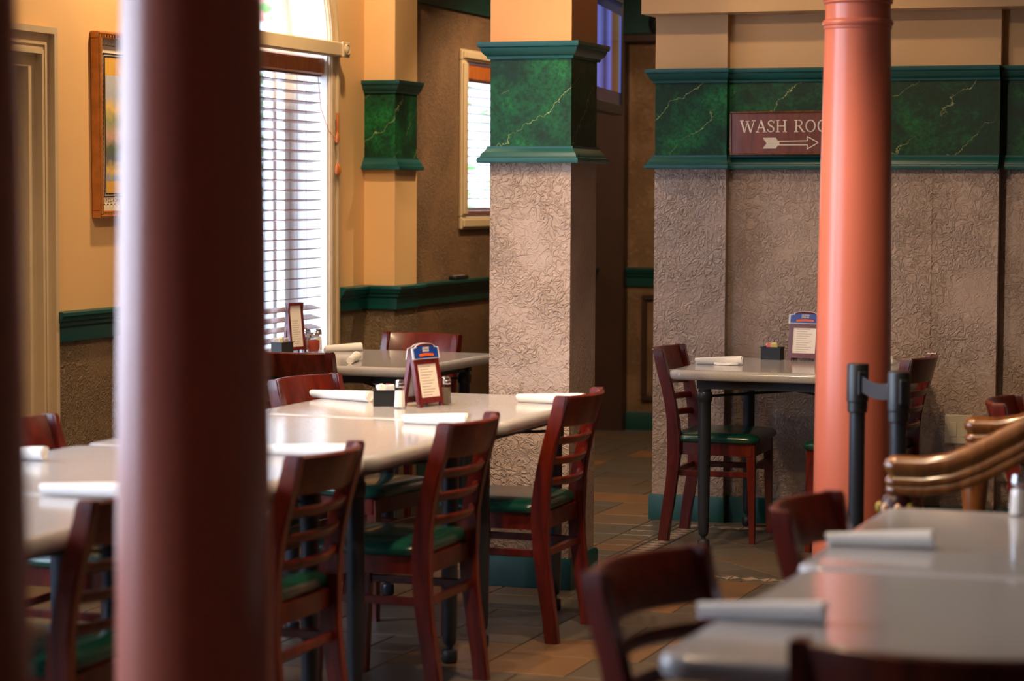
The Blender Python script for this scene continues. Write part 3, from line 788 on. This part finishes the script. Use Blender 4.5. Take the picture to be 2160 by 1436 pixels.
FT = None
def text_mesh(b, s, size, xf, depth=.0006):
    cu = bpy.data.curves.new('t', 'FONT'); cu.body = s; cu.size = size; cu.align_x = 'CENTER'; cu.align_y = 'CENTER'; cu.extrude = depth / 2; cu.resolution_u = 3
    o = bpy.data.objects.new('t', cu); COL.objects.link(o); bpy.context.view_layer.update()
    me = bpy.data.meshes.new_from_object(o.evaluated_get(bpy.context.evaluated_depsgraph_get()))
    vs = [b.bm.verts.new(xf(*v.co)) for v in me.vertices]
    for p_ in me.polygons:
        try: b.bm.faces.new([vs[i] for i in p_.vertices])
        except ValueError: pass
    bpy.data.objects.remove(o); bpy.data.curves.remove(cu); bpy.data.meshes.remove(me)

def menu_stand(x, y, z, rz, w, h, label, spread=.075, header=True):
    """tented A-frame card holder; faces local -y"""
    t = thing('menu_stand', label, 'menu stand', (x, y, z), R(rz), 'tented menu stands')
    hp = h * .76 if header else h; lean = spread / 2 / h
    for sgn in (-1, 1):
        def xf(a, d, zz, s_=sgn): return (a, s_ * ((spread / 2) - zz * lean - .004) + s_ * d, zz)
        fw, th = w * .13, .015
        b = B()
        def bar(a0, a1, z0, z1, d0=-th / 2, d1=th / 2):
            b.loops([[xf(a0, d0, zz), xf(a1, d0, zz), xf(a1, d1, zz), xf(a0, d1, zz)] for zz in (z0, z1)])
        bar(-w / 2, -w / 2 + fw, 0, hp); bar(w / 2 - fw, w / 2, 0, hp); bar(-w / 2 + fw, w / 2 - fw, h * .055, h * .055 + fw * 1.1); bar(-w / 2 + fw, w / 2 - fw, hp - fw, hp)
        arch = [(-w / 2, h * .76), (w / 2, h * .76), (w / 2, h * .93), (w * .36, h * .945)] + [(w * .36 * cs(R(a)), h * .945 + (h * .055) * sn(R(a))) for a in range(20, 180, 20)] + [(-w * .36, h * .945), (-w / 2, h * .93)]
        if header: b.loops([[xf(a, d_, zz) for a, zz in arch] for d_ in (-th / 2, th / 2)])
        f_ = b.obj('frame_panel', 'mahogany', t, 25)
        b = B(); bar(-w / 2 + fw * .8, w / 2 - fw * .8, h * .055 + fw, hp - fw * .3, th * .05, th * .25); b.obj('menu_card', 'paper', f_)
        b = B()
        for k in range(11): bar(-w * .26, w * (.16 + .08 * ((k * 7) % 3 - 1)), h * (.18 + .045 * k), h * (.18 + .045 * k) + h * .010, th * .25, th * .28)
        b.obj('menu_print', 'print_grey', f_)
        if header:
            s2 = 1.06; ar2 = [(a * s2, h * .87 + (zz - h * .87) * s2) for a, zz in arch]
            b = B(); b.loops([[xf(a, d_, zz) for a, zz in ar2] for d_ in (th * .52, th * .72)]); hd = b.obj('header_sign', 'card_edge', f_, 25)
            b = B(); ar3 = [(a * .94, h * .872 + (zz - h * .872) * .90) for a, zz in arch]; b.loops([[xf(a, d_, zz) for a, zz in ar3] for d_ in (th * .72, th * .80)]); b.obj('header_face', 'blue_card', f_, 25)
            b = B(); q0 = [(-w * .27, h * .795), (0, h * .808), (w * .27, h * .795), (w * .29, h * .835), (0, h * .850), (-w * .29, h * .835)]
            b.loops([[xf(a, d_, zz) for a, zz in q0] for d_ in (th * .80, th * .90)]); b.obj('orange_banner', 'orange_print', f_, 25)
            b = B()
            for s_, zz, sz in (('SAMUEL', .925, .05), ('ADAMS', .885, .05)):
                text_mesh(b, s_, h * sz, lambda a, c_, d_, zz=zz: xf(-sgn * -a if sgn < 0 else -a, th * .82 + d_, h * zz + c_))
            b.obj('header_lettering', 'cream_print', f_, 0)
    return t
def caddy(x, y, z, rz, label, papers):
    t = thing('sugar_caddy', label, 'caddy', (x, y, z), R(rz), 'black sugar caddies')
    w, d_, h = .092, .062, .058
    b = B()
    for q in ((-w / 2, w / 2, -d_ / 2, d_ / 2, 0, .003), (-w / 2, w / 2, -d_ / 2, -d_ / 2 + .003, .003, h), (-w / 2, w / 2, d_ / 2 - .003, d_ / 2, .003, h), (-w / 2, -w / 2 + .003, -d_ / 2 + .003, d_ / 2 - .003, .003, h), (w / 2 - .003, w / 2, -d_ / 2 + .003, d_ / 2 - .003, .003, h)): b.box(*q)
    b.obj('tray', 'black_plastic', t)
    b = B(); b.ring(-w / 2, w / 2, -d_ / 2, d_ / 2, [(0, h - .004), (.0035, h - .004), (.0035, h), (0, h)]); b.obj('rim', 'black_plastic', t)
    n = len(papers)
    for k, m in enumerate(papers):
        xx = -w / 2 + .026 + (w - .052) * k / max(1, n - 1); yy = (-.008, .009, .002, -.006, .007, -.002)[k % 6]
        p_ = Vector((x, y, 0)) + Matrix.Rotation(R(rz), 3, 'Z') @ Vector((xx, yy, 0))
        o = B().box(-.016, .016, -.0022, .0022, 0, .066, bev=.002, rot=Matrix.Rotation(R((12, -16, 5, -9, 18, -4)[k % 6]), 3, 'Y') @ Matrix.Rotation(R((-8, 6, -3, 8, 0, -6)[k % 6]), 3, 'X')).obj('sugar_packet', m, None, 35, (p_.x, p_.y, z + .0115))
        o.rotation_euler.z = R(rz + (20, -35, 50, 5, -20, 35)[k % 6])
        nm = {'sugar_paper': 'white', 'pink_paper': 'pink', 'yellow_paper': 'yellow'}[m]
        tag(o, '%s paper sweetener packet standing in the %s' % (nm, label.split(' with')[0]), 'packet', 'sweetener packets in ' + label.split(' with')[0])
    return t
def shaker(x, y, z, label, fill, s=1.0):
    t = thing('shaker', label, 'shaker', (x, y, z), 0, 'salt and pepper shakers'); q = lambda L: [(r * s, h * s) for r, h in L]
    def octo(L, n=8): return B().lathe(q(L), n)
    octo([(.021, 0), (.0225, .003), (.0215, .012), (.0195, .045), (.0185, .066), (.0160, .072), (.0155, .076)]).obj('glass_body', 'clear_glass', t, 20)
    octo([(.0195, .005), (.0203, .012), (.0182, .045), (.0172, .062), (.010, .0635)]).obj('contents', fill, t, 20)
    B().lathe(q([(.0165, .074), (.0172, .076), (.0172, .086), (.0160, .088), (.0165, .091), (.0150, .097), (.0085, .101), (.002, .102)]), 20).obj('cap', 'chrome', t)
    return t
# centre table setting
tz = TZ
ms = on_z(862, 859, tz)
menu_stand(-3.150, 7.835, tz, 74, .145, .222, 'tented mahogany menu stand with arched blue header on the pushed-together tables', .085)
p0 = on_z(808, 857, tz); caddy(p0.x + .0, p0.y + .03, tz, 25, 'black caddy of white packets beside the tented menu', ['sugar_paper', 'sugar_paper', 'pink_paper', 'sugar_paper'])
p0 = on_z(843, 861, tz); shaker(p0.x, p0.y, tz, 'white salt shaker in front of the tented menu on the pushed-together tables', 'salt')
p0 = on_z(905, 855, tz); shaker(p0.x + .045, p0.y + .05, tz, 'pepper shaker behind the tented menu on the pushed-together tables', 'pepper')
# window table setting
menu_stand(-4.765, 10.225, tz, 74, .108, .235, 'narrow mahogany menu holder in front of the slat blind', .05, header=False)
caddy(-4.765, 10.09, tz, 80, 'black caddy of packets on the window table', ['sugar_paper', 'sugar_paper', 'yellow_paper', 'sugar_paper'])
shaker(-4.70, 10.35, tz, 'salt shaker beside the jar of red flakes on the window table', 'salt', 1.06)
shaker(-4.755, 10.345, tz, 'pepper shaker behind the jar of red flakes on the window table', 'pepper', 1.06)
t = thing('flakes_jar', 'glass jar of red pepper flakes with a metal lid on the window table', 'jar', (-4.685, 10.265, tz))
B().lathe([(.026, 0), (.030, .004), (.0325, .025), (.0325, .05), (.029, .066), (.026, .072)], 24).obj('glass_body', 'clear_glass', t)
B().lathe([(.024, .004), (.0295, .024), (.0295, .05), (.0265, .058), (.012, .061)], 24).obj('contents', 'chili_flakes', t)
B().lathe([(.0275, .071), (.0285, .073), (.0285, .086), (.026, .089), (.016, .093), (.003, .094)], 24).obj('lid', 'chrome', t)
# wash room table setting
menu_stand(-2.408, 10.68, tz, -6, .150, .222, 'mahogany menu stand with blue arched header on the wash room table', .085)
caddy(-2.562, 10.67, tz, -4, 'black caddy on the wash room table with pink and yellow packets', ['pink_paper', 'yellow_paper', 'sugar_paper', 'yellow_paper'])
p0 = on_z(2148, 1088, tz); shaker(p0.x, p0.y, tz, 'white salt shaker standing on the grey table near the handrail', 'salt', 1.0)

# ---------------------------------------------------------------- belt barrier
def stanchion(u, v, Z, label):
    c = at_depth(u, v, Z); t = thing('stanchion', label, 'stanchion', (c.x, c.y, 0), 0, 'belt barrier posts'); H = 1.015
    B().lathe([(.140, 0), (.140, .012), (.128, .022), (.06, .040), (.034, .050), (.030, .058)], 40).obj('base', 'black_plastic', t)
    B().lathe([(.0242, .05), (.0242, H - .115)], 28).obj('post', 'black_metal', t)
    B().lathe([(.0275, H - .150), (.0305, H - .146), (.0305, H - .118), (.0335, H - .114), (.0335, H - .006), (.031, H), (.02, H + .001)], 28).obj('head', 'black_plastic', t)
    for a in range(2):
        B().box(.028, .039, -.014, .014, H - .095, H - .022, bev=.003, rot=Matrix.Rotation(R(a * 180 - 56), 3, 'Z')).obj('belt_receiver', 'black_plastic', t)
    return t, c
s1, c1 = stanchion(1810, 767, 7.30, 'black belt-barrier post in front of the salmon column')
s2, c2 = stanchion(1897, 783, 6.98, 'black belt-barrier post in front of the ladder-back chair and wall outlet')
d_ = Vector((c2.x - c1.x, c2.y - c1.y, 0)); L = d_.length; d_.normalize(); n_ = Vector((-d_.y, d_.x, 0)); b = B(); rings = []
for k in range(13):
    f = k / 12; p_ = Vector((c1.x, c1.y, 0)) + d_ * (.030 + (L - .075) * f); zc = .955 - .012 * math.sin(math.pi * f)
    rings.append([p_ + n_ * .0012 + Vector((0, 0, zc - .024)), p_ - n_ * .0012 + Vector((0, 0, zc - .024)), p_ - n_ * .0012 + Vector((0, 0, zc + .024)), p_ + n_ * .0012 + Vector((0, 0, zc + .024))])
b.loops(rings); rel(b.obj('belt', 'belt_fabric'), s1)
bpy.context.view_layer.update()

# ---------------------------------------------------------------- stair with moulded handrails
HP = [(.0, .052), (.018, .050), (.031, .040), (.0365, .026), (.035, .014), (.027, .006), (.0245, -.002), (.030, -.008), (.0335, -.017), (.030, -.025), (.0265, -.029), (.030, -.034), (.031, -.044), (.025, -.052), (0, -.053)]
def handrail(x, y, z, L, label, group):
    t = thing('handrail', label, 'handrail', (x, y, 0), 0, group)
    full = [(d0, zz) for d0, zz in HP] + [(-d0, zz) for d0, zz in HP[-2:0:-1]]
    pts = []; n = 26
    for k in range(n + 1):
        xx = (L) * k / n; e = max(0, xx - .06)
        zz = z + (.57 * e * e / (2 * .16) if e < .16 else .57 * (e - .08)); pts.append((xx, 0, zz))
    B().sweep(pts, full).obj('rail', 'rail_wood', t, 50)
    B().lathe([(max(.001, d0), zz + z) for d0, zz in HP], 28).obj('rail_end', 'rail_wood', t, 50)
    return t
def newel(x, y, z, label, group, fancy):
    t = thing('newel_post', label, 'newel post', (x, y, 0), 0, group)
    B().lathe([(.075, 0), (.075, .10), (.055, .12), (.045, .18), (.038, .35), (.046, .50), (.036, .56), (.044, z - .10), (.040, z - .085)], 24).obj('turned_post', 'rail_wood', t)
    if fancy:
        B().lathe([(.040, z - .085), (.052, z - .075), (.046, z - .055), (.044, z - .03), (.036, z - .006), (.030, z)], 20).obj('painted_capital', 'newel_paint', t)
        for k in range(8):
            a = 2 * math.pi * (k + .3) / 8; r = .046
            b = B().lathe([(.002, .016), (.009, .010), (.011, 0), (.008, -.010), (.002, -.014)], 10, (r * cs(a), r * sn(a), z - .035)); b.obj('leaf_boss', ('newel_gold', 'newel_cream')[k in (5, 6)], t)
    else:
        B().lathe([(.040, z - .085), (.046, z - .07), (.036, z - .04), (.040, z)], 20).obj('neck', 'rail_wood', t)
    return t
n1 = at_depth(1893, 1000, 6.3); n2 = at_depth(2058, 905, 7.42); zr = .793
for q, lab, fz in ((n1, 'carved stair %s between the grey table and the belt barrier', True), (n2, 'carved stair %s in front of the wall outlet, beyond the first rail', False)):
    handrail(q.x, q.y, zr, 1.9, lab % 'handrail', 'stair handrails'); newel(q.x, q.y, zr - .053, lab % 'newel post', 'stair newel posts', fz)
st = thing('staircase', 'carpeted steps rising between the two carved handrails', 'stairs', (n1.x + .25, (n1.y + n2.y) / 2, 0))
for k in range(6):
    rel(B().box(n1.x + .25 + .30 * k, n1.x + .25 + 1.8, n1.y + .06, n2.y - .06, .155 * k, .155 * (k + 1), bev=.006).obj('step', 'stair_carpet'), st)

# ---------------------------------------------------------------- things on the walls
# wash room sign, built flat in local coordinates: x along wall, z up
sg = thing('wash_room_sign', 'reddish-brown wooden sign with white lettering and an arrow', 'sign', (-2.792, 10.755, 1.812), 0)
sg.rotation_euler = (0, R(-.35), 0)
SWd, SHt = .60, .200
B().box(0, SWd, -.012, .028, -SHt / 2, SHt / 2, bev=.002).obj('board', 'sign_wood', sg)
b = B(); fr2 = .0085
for q in ((0, SWd, SHt / 2 - fr2, SHt / 2), (0, SWd, -SHt / 2, -SHt / 2 + fr2), (0, fr2, -SHt / 2 + fr2, SHt / 2 - fr2), (SWd - fr2, SWd, -SHt / 2 + fr2, SHt / 2 - fr2)): b.box(q[0], q[1], -.020, -.010, q[2], q[3], bev=.003)
b.obj('raised_edge', 'rail_wood', sg)
G = {  # serif capitals: strokes on a unit-height grid with widths
 'W': (1.35, [((.10, 1), (.40, 0), .13), ((.40, 0), (.68, .95), .07), ((.62, .95), (.95, 0), .13), ((.95, 0), (1.25, 1), .07), ((0, 1), (.30, 1), .06), ((.52, .97), (.80, .97), .05), ((1.10, 1), (1.38, 1), .06)]),
 'A': (.95, [((.12, 0), (.44, 1), .06), ((.46, 1), (.82, 0), .13), ((.26, .38), (.68, .38), .06), ((0, 0), (.28, 0), .06), ((.62, 0), (.98, 0), .06)]),
 'S': (.72, [((.58, .80), (.50, .93), .07), ((.50, .93), (.33, 1), .07), ((.33, 1), (.14, .92), .08), ((.14, .92), (.09, .76), .10), ((.09, .76), (.20, .60), .12), ((.20, .60), (.48, .44), .13), ((.48, .44), (.60, .26), .12), ((.60, .26), (.52, .08), .10), ((.52, .08), (.32, 0), .07), ((.32, 0), (.12, .07), .07), ((.12, .07), (.02, .24), .08), ((.61, .98), (.58, .76), .05)]),
 'H': (.95, [((.16, 0), (.16, 1), .12), ((.78, 0), (.78, 1), .12), ((.16, .52), (.78, .52), .06), ((0, 1), (.32, 1), .06), ((0, 0), (.32, 0), .06), ((.62, 1), (.94, 1), .06), ((.62, 0), (.94, 0), .06)]),
 'R': (.90, [((.16, 0), (.16, 1), .12), ((.0, 1), (.45, 1), .06), ((.45, 1), (.62, .90), .08), ((.62, .90), (.66, .74), .11), ((.66, .74), (.58, .58), .09), ((.58, .58), (.40, .50), .06), ((.40, .50), (.16, .50), .06), ((.42, .50), (.76, .02), .12), ((0, 0), (.32, 0), .06), ((.70, 0), (.92, 0), .06)]),
 'O': (1.0, [((.46 + .40 * cs(R(a)), .5 + .5 * sn(R(a))), (.46 + .40 * cs(R(a + 30)), .5 + .5 * sn(R(a + 30))), .09 if 60 < (a + 15) % 180 < 120 else .11) for a in range(0, 360, 30)]),
 'M': (1.25, [((.16, 0), (.16, 1), .06), ((.18, 1), (.56, .08), .13), ((.56, .08), (.94, 1), .06), ((.96, 1), (.96, 0), .12), ((0, 1), (.24, 1), .06), ((0, 0), (.32, 0), .06), ((.90, 1), (1.12, 1), .06), ((.80, 0), (1.12, 0), .06)]),
 ' ': (.55, [])}
def strokes(b, L_, y0, y1):
    for (x0, z0), (x1, z1), w_ in L_:
        d = Vector((x1 - x0, z1 - z0)); d.normalize(); n = Vector((-d.y, d.x)) * w_ / 2; e = d * w_ * .25
        q = [(x0 - e.x + n.x, z0 - e.y + n.y), (x1 + e.x + n.x, z1 + e.y + n.y), (x1 + e.x - n.x, z1 + e.y - n.y), (x0 - e.x - n.x, z0 - e.y - n.y)]
        b.loops([[(x, y, z) for x, z in q] for y in (y0, y1)])
x = .048; hgt = .053
for ch_ in 'WASH ROOM':
    w_, st_ = G[ch_]; b = B()
    strokes(b, [((x + p_[0] * hgt, .004 + p_[1] * hgt), (x + q_[0] * hgt, .004 + q_[1] * hgt), wd * hgt) for p_, q_, wd in st_], -.0135, -.0115)
    x += (w_ + .06) * hgt
    if st_: b.obj('letter', 'cream_print', sg, 0)
b = B(); ax0, ax1, az = .155, .415, -.047
ln = lambda a, c, w_=.004: strokes(b, [(a, c, w_)], -.0135, -.0115)
for pth in ([(ax0 + .075, az + .009), (ax1 - .05, az + .010), (ax1 - .052, az + .030), (ax1, az + .001), (ax1 - .052, az - .028), (ax1 - .05, az - .009), (ax0 + .075, az - .008)],):
    for p_, q_ in zip(pth, pth[1:]): ln(p_, q_)
b.loops([[(x_, y, z_) for x_, z_ in ((ax0, az + .025), (ax0 + .062, az + .025), (ax0 + .080, az), (ax0 + .018, az))] for y in (-.0133, -.0115)])
b.loops([[(x_, y, z_) for x_, z_ in ((ax0, az - .024), (ax0 + .062, az - .024), (ax0 + .080, az - .001), (ax0 + .018, az - .001))] for y in (-.0133, -.0115)])
b.obj('arrow', 'cream_print', sg, 0)
b = B()
for k in range(8):
    xx = ax0 + .006 + k * .008
    for s_ in (1, -1): strokes(b, [((xx, az + s_ * .022), (xx + .014, az + s_ * .003), .0011)], -.0138, -.0132)
b.obj('feather_lines', 'sign_wood', sg, 0)

# framed stamp print on the left wall
pf = thing('framed_picture', 'gilt-framed poster of a large postage stamp on the cream wall', 'picture', (XL, 8.515, 1.422))
pf.rotation_euler = (R(.6), 0, 0)
FWd, FHt = .60, .755
def frame_run(b, i0_, i1_, x0_, x1_):
    for q in ((i0_, FWd - i0_, FHt - i1_, FHt - i0_), (i0_, FWd - i0_, i0_, i1_), (i0_, i1_, i1_, FHt - i1_), (FWd - i1_, FWd - i0_, i1_, FHt - i1_)): b.box(x0_, x1_, *q, bev=.003)
    return b
b = frame_run(B(), 0, .030, .002, .040); frame_run(b, .004, .014, .036, .048); frame_run(b, .022, .030, .036, .042); b.obj('frame', 'gilt_frame', pf)
b = B(); n = 34
for k in range(n):
    for yy in (.018, FWd - .018): b.box(.040, .0465, yy - .0035, yy + .0035, .02 + k * (FHt - .04) / n, .02 + (k + .55) * (FHt - .04) / n)
    if k < 26:
        for zz in (.018, FHt - .018): b.box(.040, .0465, .02 + k * (FWd - .04) / 26, .02 + (k + .55) * (FWd - .04) / 26, zz - .0035, zz + .0035)
b.obj('beading', 'gilt_frame', pf)
plain('print_base', srgb(206, 208, 190), .5, var=.02); plain('print_stamp', srgb(234, 222, 200), .5, var=.02); plain('print_ochre', srgb(222, 172, 78), .5, var=.05); plain('ink', srgb(40, 28, 26), .5)
t = NT('print_scene'); w = t.coord('Generated'); sx = t.node('ShaderNodeSeparateXYZ'); t.link(w, sx.inputs[0])
hz = t.math('ADD', sx.outputs[2], t.math('MULTIPLY', t.noise(w, 7, 4, .6), .22))
t.base(t.ramp(hz, [(.12, srgb(150, 160, 176)), (.20, srgb(226, 190, 100)), (.32, srgb(96, 104, 116)), (.42, srgb(92, 110, 84)), (.55, srgb(206, 170, 150)), (.68, srgb(150, 160, 120)), (.80, srgb(232, 196, 110)), (.92, srgb(176, 184, 196)), (1., srgb(186, 190, 196))])); t.set(.5); M['print_scene'] = t.m
box_obj('sheet', 'print_base', pf, .004, .010, .028, FWd - .028, .028, FHt - .028)
b = B().box(.010, .0105, .052, FWd - .052, .052, FHt - .052)
for k in range(24):
    zz = .06 + k * (FHt - .12) / 23
    for yy in (.050, FWd - .050): b.lathe([(.0085, 0), (.0085, .0005)], 8, (.010, yy, zz), 'X')
for k in range(18):
    yy = .06 + k * (FWd - .12) / 17
    for zz in (.050, FHt - .050): b.lathe([(.0085, 0), (.0085, .0005)], 8, (.010, yy, zz), 'X')
b.obj('stamp_paper', 'print_stamp', pf, 0)
b = B(); 
for i_ in (.085, .096): frame_run(b, i_, i_ + .004, .0103, .0110)
b.obj('ink_border', 'ink', pf, 0)
box_obj('ochre_ground', 'print_ochre', pf, .0103, .0109, .101, FWd - .101, .101, FHt - .101)
box_obj('printed_scene', 'print_scene', pf, .0105, .0115, .106, FWd - .106, .150, FHt - .175)
b = B(); text_mesh(b, 'I.P.Z.S.-ROMA', .022, lambda a, c_, d_: (.0109 + d_, .155 + a, .070 + c_)); b.obj('caption', 'ink', pf, 0)

# hall television on a ceiling arm
a0 = at_depth(1309, 240, 12.95); tvd = Vector((.155, -.988, 0))
tv = thing('television', 'flat television showing blue pictures, hung in the hall beyond the pillar', 'television', (a0.x, a0.y, 1.955), math.atan2(tvd.y, tvd.x))
TW, THt = 1.02, .63       # local x towards the viewer end, screen faces local +y
B().box(0, TW, -.05, 0, 0, THt, bev=.008).obj('case', 'black_plastic', tv)
b = B()
for q in ((0, TW, 0, .055), (0, TW, THt - .03, THt), (0, .03, .055, THt - .03), (TW - .03, TW, .055, THt - .03)): b.box(q[0], q[1], 0, .012, q[2], q[3], bev=.003)
b.obj('bezel', 'black_plastic', tv)
t = NT('tv_screen'); w = t.coord('Generated'); sx = t.node('ShaderNodeSeparateXYZ'); t.link(w, sx.inputs[0])
c = t.ramp(sx.outputs[0], [(0., srgb(96, 110, 224)), (.10, srgb(92, 88, 60)), (.17, srgb(104, 66, 34)), (.32, srgb(90, 58, 40)), (.42, srgb(108, 116, 214)), (.6, srgb(40, 44, 96)), (.8, srgb(110, 118, 210)), (1., srgb(60, 60, 120))])
c = t.mix(t.math('LESS_THAN', sx.outputs[2], .12), c, srgb(30, 24, 40)); c = t.mix(t.math('GREATER_THAN', sx.outputs[2], .88), c, srgb(24, 26, 62))
t.base((.01, .01, .01, 1)); t.link(c, t.b.inputs['Emission Color']); t.b.inputs['Emission Strength'].default_value = .5; t.set(.15); M['tv_screen'] = t.m
B().box(.03, TW - .03, .001, .004, .055, THt - .03).obj('screen', 'tv_screen', tv)
B().box(TW / 2 - .03, TW / 2 + .03, -.12, -.05, THt * .4, CEIL - 1.955, bev=.004).obj('ceiling_arm', 'black_plastic', tv)

# outlets, remote, vase on the ledge
for (u0, v0, y, lab) in ((2022, 905, 10.80, 'cream double outlet plate on the stucco wall by the handrail end'), (2126, 985, 10.86, 'small cream outlet plate low on the wall behind the ladder-back chair')):
    c = on_y(u0, v0, y); t = thing('outlet_plate', lab, 'outlet', (c.x, y, c.z - .067), 0, 'wall outlets')
    B().box(-.062, .062, -.006, 0, 0, .132, bev=.003).obj('plate', 'outlet_plastic', t)
    for xx in (-.024, .024): B().box(xx - .017, xx + .017, -.0085, -.005, .032, .100, bev=.002).obj('socket', 'outlet_plastic', t)
c = on_x(967, 582, XH + .03)
rc = thing('remote_control', 'black remote control lying on the hall chair rail', 'remote', (XH + .032, c.y, 1.056), R(90))
B().box(-.10, .10, -.022, .022, 0, .022, bev=.006, seg=2).obj('case', 'black_plastic', rc)
for k in range(5):
    for yy in (-.010, .003): B().box(-.07 + k * .03, -.055 + k * .03, yy, yy + .008, .021, .024).obj('button', 'print_grey', rc)
v_ = thing('dark_vase', 'small dark vase on the high ledge at the end of the hall', 'vase', (-4.33, YB + .02 - .03, 2.56))
B().lathe([(.03, 0), (.05, .03), (.06, .07), (.045, .12), (.022, .15)], 20).obj('body', 'black_metal', v_)
B().lathe([(.022, .15), (.028, .165), (.030, .17), (.024, .172)], 20).obj('lip', 'chrome', v_)

# ---------------------------------------------------------------- ceiling lamps (recessed, with their own light)
def lamp(x, y, power, label, ang=70, aim=None, rad=.05, blend=.5):
    t = thing('ceiling_lamp', label, 'lamp', (x, y, CEIL), 0, 'recessed ceiling lamps')
    B().lathe([(.085, -.001), (.085, -.012), (.072, -.014), (.066, -.004), (.066, -.001)], 24).obj('trim_ring', 'white_paint', t)
    B().lathe([(.060, -.004), (.060, -.002)], 24).obj('bulb_face', 'lamp_glow', t)
    ld = bpy.data.lights.new('lamp_light', 'SPOT'); ld.energy = power; ld.color = WARM; ld.spot_size = R(ang * 2); ld.spot_blend = blend; ld.shadow_soft_size = rad
    lo = bpy.data.objects.new('lamp_light', ld); COL.objects.link(lo); lo.parent = t; lo.location = (0, 0, -.03)
    if aim:
        d = Vector(aim) - Vector((x, y, CEIL - .03)); lo.rotation_euler = d.to_track_quat('-Z', 'Y').to_euler()
    return t
lamp(-2.95, 7.45, 88, 'recessed warm lamp over the tented menu table', 55, (-2.95, 8.5, 1.6))
lamp(-4.15, 8.75, 85, 'recessed warm lamp near the framed picture', 60, (-4.75, 8.9, 1.2))
lamp(-4.35, 10.25, 70, 'recessed warm lamp near the cream pilaster', 60, (-4.6, 11.4, 1.3))
lamp(-3.15, 6.9, 112, 'recessed warm lamp over the middle of the pushed-together tables', 50, (-1.8, 7.8, 1.2))
lamp(-1.95, 4.9, 90, 'recessed warm lamp over the aisle by the grey table', 60, (-2.0, 5.8, 0))
lamp(-2.0, 6.6, 130, 'recessed warm lamp over the aisle before the salmon column', 45, (-2.2, 7.0, 0))
lamp(-3.6, 12.2, 120, 'recessed warm lamp over the hall entrance', 65, (-3.8, 13.2, .3))
lamp(-2.6, 9.55, 28, 'recessed warm lamp over the wash room table', 50, (-2.7, 10.5, 1.6))
lamp(-3.7, 5.4, 60, 'recessed warm lamp over the round-column end of the tables', 60, (-3.9, 6.2, 0))

# daylight portals in the window openings (they only guide sky sampling, no light of their own)
for y0, y1, z0, z1, x in [(a, c, SILL, SPRING + (c - a) / 2, XL - TH - .02) for a, c in WINS] + [(W2[0], W2[1], W2[2], W2[3], XH - .17)]:
    ld = bpy.data.lights.new('sky_portal', 'AREA'); ld.shape = 'RECTANGLE'; ld.size = z1 - z0; ld.size_y = y1 - y0; ld.cycles.is_portal = True
    lo = bpy.data.objects.new('sky_portal', ld); COL.objects.link(lo); lo.location = (x, (y0 + y1) / 2, (z0 + z1) / 2); lo.rotation_euler = (0, R(-90), 0)

# ---------------------------------------------------------------- outside
struct(box_obj('ground', 'paving', None, -30, XL - TH, -12, 40, -.4, -.15))
nb = thing('neighbour_building', 'pale pink building with white cornice seen through the arched window', 'building', (-13, 24, 0))
rel(box_obj('wall', 'facade', None, -14, -13, 8, 44, 3.6, 5.6), nb)
rel(box_obj('ground_storey', 'facade_white', None, -14, -13, 8, 44, -.15, 3.1), nb)
rel(box_obj('cornice', 'facade_white', None, -14.1, -12.8, 8, 44, 3.1, 3.6), nb)
for k in range(6): rel(box_obj('pilaster_strip', 'facade_white', None, -13, -12.85, 10 + k * 5, 10.9 + k * 5, -.15, 3.1), nb)
for k in range(2):
    y = 13.3 + k * 1.05; pl = ('grey metal post outside the arched window, nearer the small tree', 'grey metal post outside the arched window, farther from the small tree')[k]
    o = B().box(-7.93, -7.87, y - .03, y + .03, -.15, 1.85, bev=.01).obj('fence_post', 'fence_metal'); tag(o, pl, 'post', 'posts outside the window')
for k, (x, y, r_) in enumerate(((-9.6, 11.2, .9), (-10.2, 21.0, 1.3), (-11.0, 27.0, 1.5))):
    tr_ = thing('tree', ('small leafy tree outside the arched window', 'leafy tree outside the hall window', 'tall leafy tree far outside the hall window')[k], 'tree', (x, y, -.15))
    B().lathe([(.09, 0), (.06, 1.2), (.04, 2.0)], 8).obj('trunk', 'bark', tr_)
    b = B(); rq = random.Random(k)
    for q in range(420):
        v3 = Vector((rq.gauss(0, 1), rq.gauss(0, 1), rq.gauss(0, 1))).normalized() * r_ * rq.uniform(.55, 1) + Vector((0, 0, 2.3))
        m3 = Matrix.Rotation(rq.uniform(0, 6.3), 3, 'Z') @ Matrix.Rotation(rq.uniform(-1, 1), 3, 'X')
        s_ = rq.uniform(.09, .16); vs = [b.bm.verts.new(v3 + m3 @ Vector(p_)) for p_ in ((-s_, 0, 0), (0, -s_ * .5, .02), (s_, 0, 0), (0, s_ * .5, .02))]; b.bm.faces.new(vs)
    tag(b.obj('foliage', 'leaf', tr_, 0), kind='stuff')
